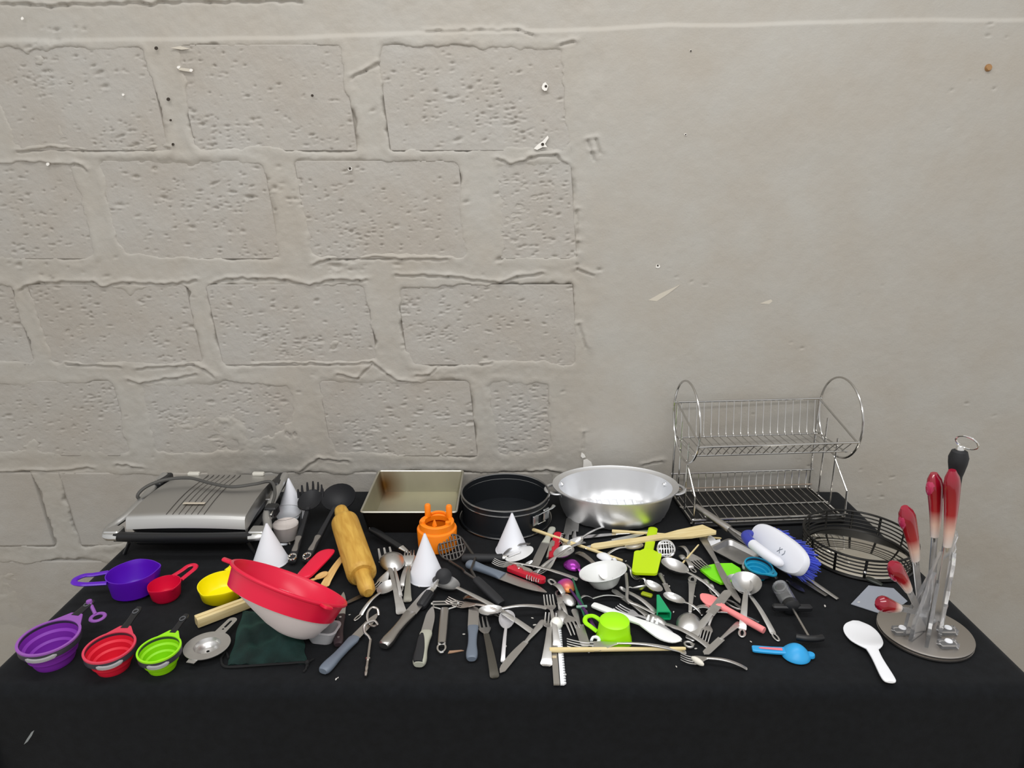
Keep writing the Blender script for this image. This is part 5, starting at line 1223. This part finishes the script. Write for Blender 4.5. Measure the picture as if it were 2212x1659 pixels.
# blue measuring spoon upside down
A, B = W(1624, 1404, .003), W(1760, 1420, .003); L = (B - A).length; SB = mat('sky_blue_plastic', '#2f9fdc', .38)
k = thing('measuring_spoon', 'sky blue plastic measuring spoon upside down with pink striped handle', 'measuring spoon', mw=frame(A, B))
MB().bowl(L * .70, .026, .026, .020, .002, False, .001, 0, 32, 8, 2.0).build('bowl', SB, k)
MB().strip([(0, 0, .003, .004, .002), (.004, 0, .003, .0085, .003), (L * .3, 0, .004, .009, .003), (L * .5, 0, .006, .0095, .003), (L * .54, 0, .007, .008, .003)], 12, 4).build('handle', SB, k)
MB().strip([(.012, 0, .0068, .001, .0008), (.016, 0, .007, .0022, .0008), (L * .48, 0, .0092, .0036, .0008)], 8).build('stripe', mat('pink_stripe', '#e87a86', .45), k)
MB().lathe([(0, .006), (.007, .0055), (.0078, .003), (.0078, 0), (0, 0)], 20, c=(L * .93, 0, .001)).build('pour_lip', SB, k)
# white rice paddle hanging a little over the table edge
A, B = W(1923, 1478, .006), W(1848, 1347, .003); L = (B - A).length
k = thing('rice_paddle', 'white plastic rice paddle at the table edge beside the knife stand', 'rice paddle', mw=frame(A, B))
MB().strip([(0, 0, .004, .006, .002), (.004, 0, .004, .0105, .003), (.02, 0, .004, .0115, .0032), (L * .35, 0, .005, .0095, .0032), (L * .50, 0, .006, .011, .003), (L * .54, 0, .006, .014, .003)], 14).build('handle', WHITE, k)
MB().strip([(L * .50, 0, .006, .011, .0028), (L * .57, 0, .005, .022, .0026), (L * .66, 0, .003, .030, .0024), (L * .78, 0, .002, .033, .0022), (L * .88, 0, .003, .030, .0020), (L * .95, 0, .005, .021, .0016), (L, 0, .006, .007, .001)], 20).build('paddle', WHITE, k)
# clear plastic sleeve and dark clip by the basket
pts = [(1838, 1306), (1876, 1266), (1930, 1272), (1960, 1300), (1918, 1332)]
q = [W(x, y) for x, y in pts]; c = sum(q, Vector()) / 5
k = MB().plate([[(p.x - c.x, p.y - c.y) for p in q]], .0012).build('plastic_sleeve', mat('milky_film', '#b4bac6', .25, trans=.3), smooth=0); k.location = c + Vector((0, 0, .0005)); tag(k, 'milky clear plastic sleeve under the knife stand', 'plastic sleeve')
a, b = W(1868, 1248, .004), W(1906, 1264, .004)
k = MB().strip([(0, 0, 0, .003, .002), (.006, 0, .001, .0075, .004), (.022, 0, .001, .008, .004), ((b - a).length, 0, 0, .004, .002)], 12).build('dark_clip', mat('dark_olive', '#2f332e', .4)); k.matrix_basis = frame(a, b); tag(k, 'small dark olive clip in front of the wire basket', 'clip')
# crumbs
CR = mat('pale_crumb', '#c9c6c0', .7); rc = random.Random(9)
me0 = None
for px, py, s_ in ((726, 1467, 3), (730, 1464, 2), (755, 1328, 2.5), (905, 1267, 3), (1002, 1370, 3), (1093, 1396, 3), (1150, 1335, 3), (1155, 1350, 4), (1222, 1457, 2.6), (1461, 1440, 2.5), (1503, 1401, 3), (1455, 1322, 3), (1501, 1288, 3), (1782, 1309, 4), (1622, 1386, 2.5), (1352, 1212, 2.4), (1432, 1244, 4), (1855, 1301, 4), (1446, 1266, 3), (1470, 1385, 2.6)):
    if me0 is None:
        k = MB().sphere((0, 0, 0), .0022, 6, (1.5, .7, .5)).build('crumb', CR, smooth=0); me0 = k.data
    else: k = bpy.data.objects.new('crumb', me0); COL.objects.link(k)
    k.location = W(px, py, .001); k.rotation_euler = (0, 0, rc.uniform(0, 3)); k.scale = (s_ / 3,) * 3
    tag(k, 'tiny pale crumb lying on the black cloth', 'crumb', 'crumbs on the cloth')
k = MB().plate([[(-.015, -.003), (-.006, -.002), (.015, .002), (.010, .004), (-.012, .004)]], .0015).build('wood_splinter', mat('brown_splinter', '#9a7a62', .7), smooth=0); k.location = W(985, 1409); k.rotation_euler = (0, 0, .1); tag(k, 'brown wood splinter lying in front of the peeler', 'splinter')
k = MB().sphere((0, 0, .003), .004, 8, (1.4, 1, .7)).build('brown_crumb', mat('tan_crumb', '#b39a84', .8)); k.location = W(1263, 1323); tag(k, 'tan food crumb beside the white server', 'crumb')
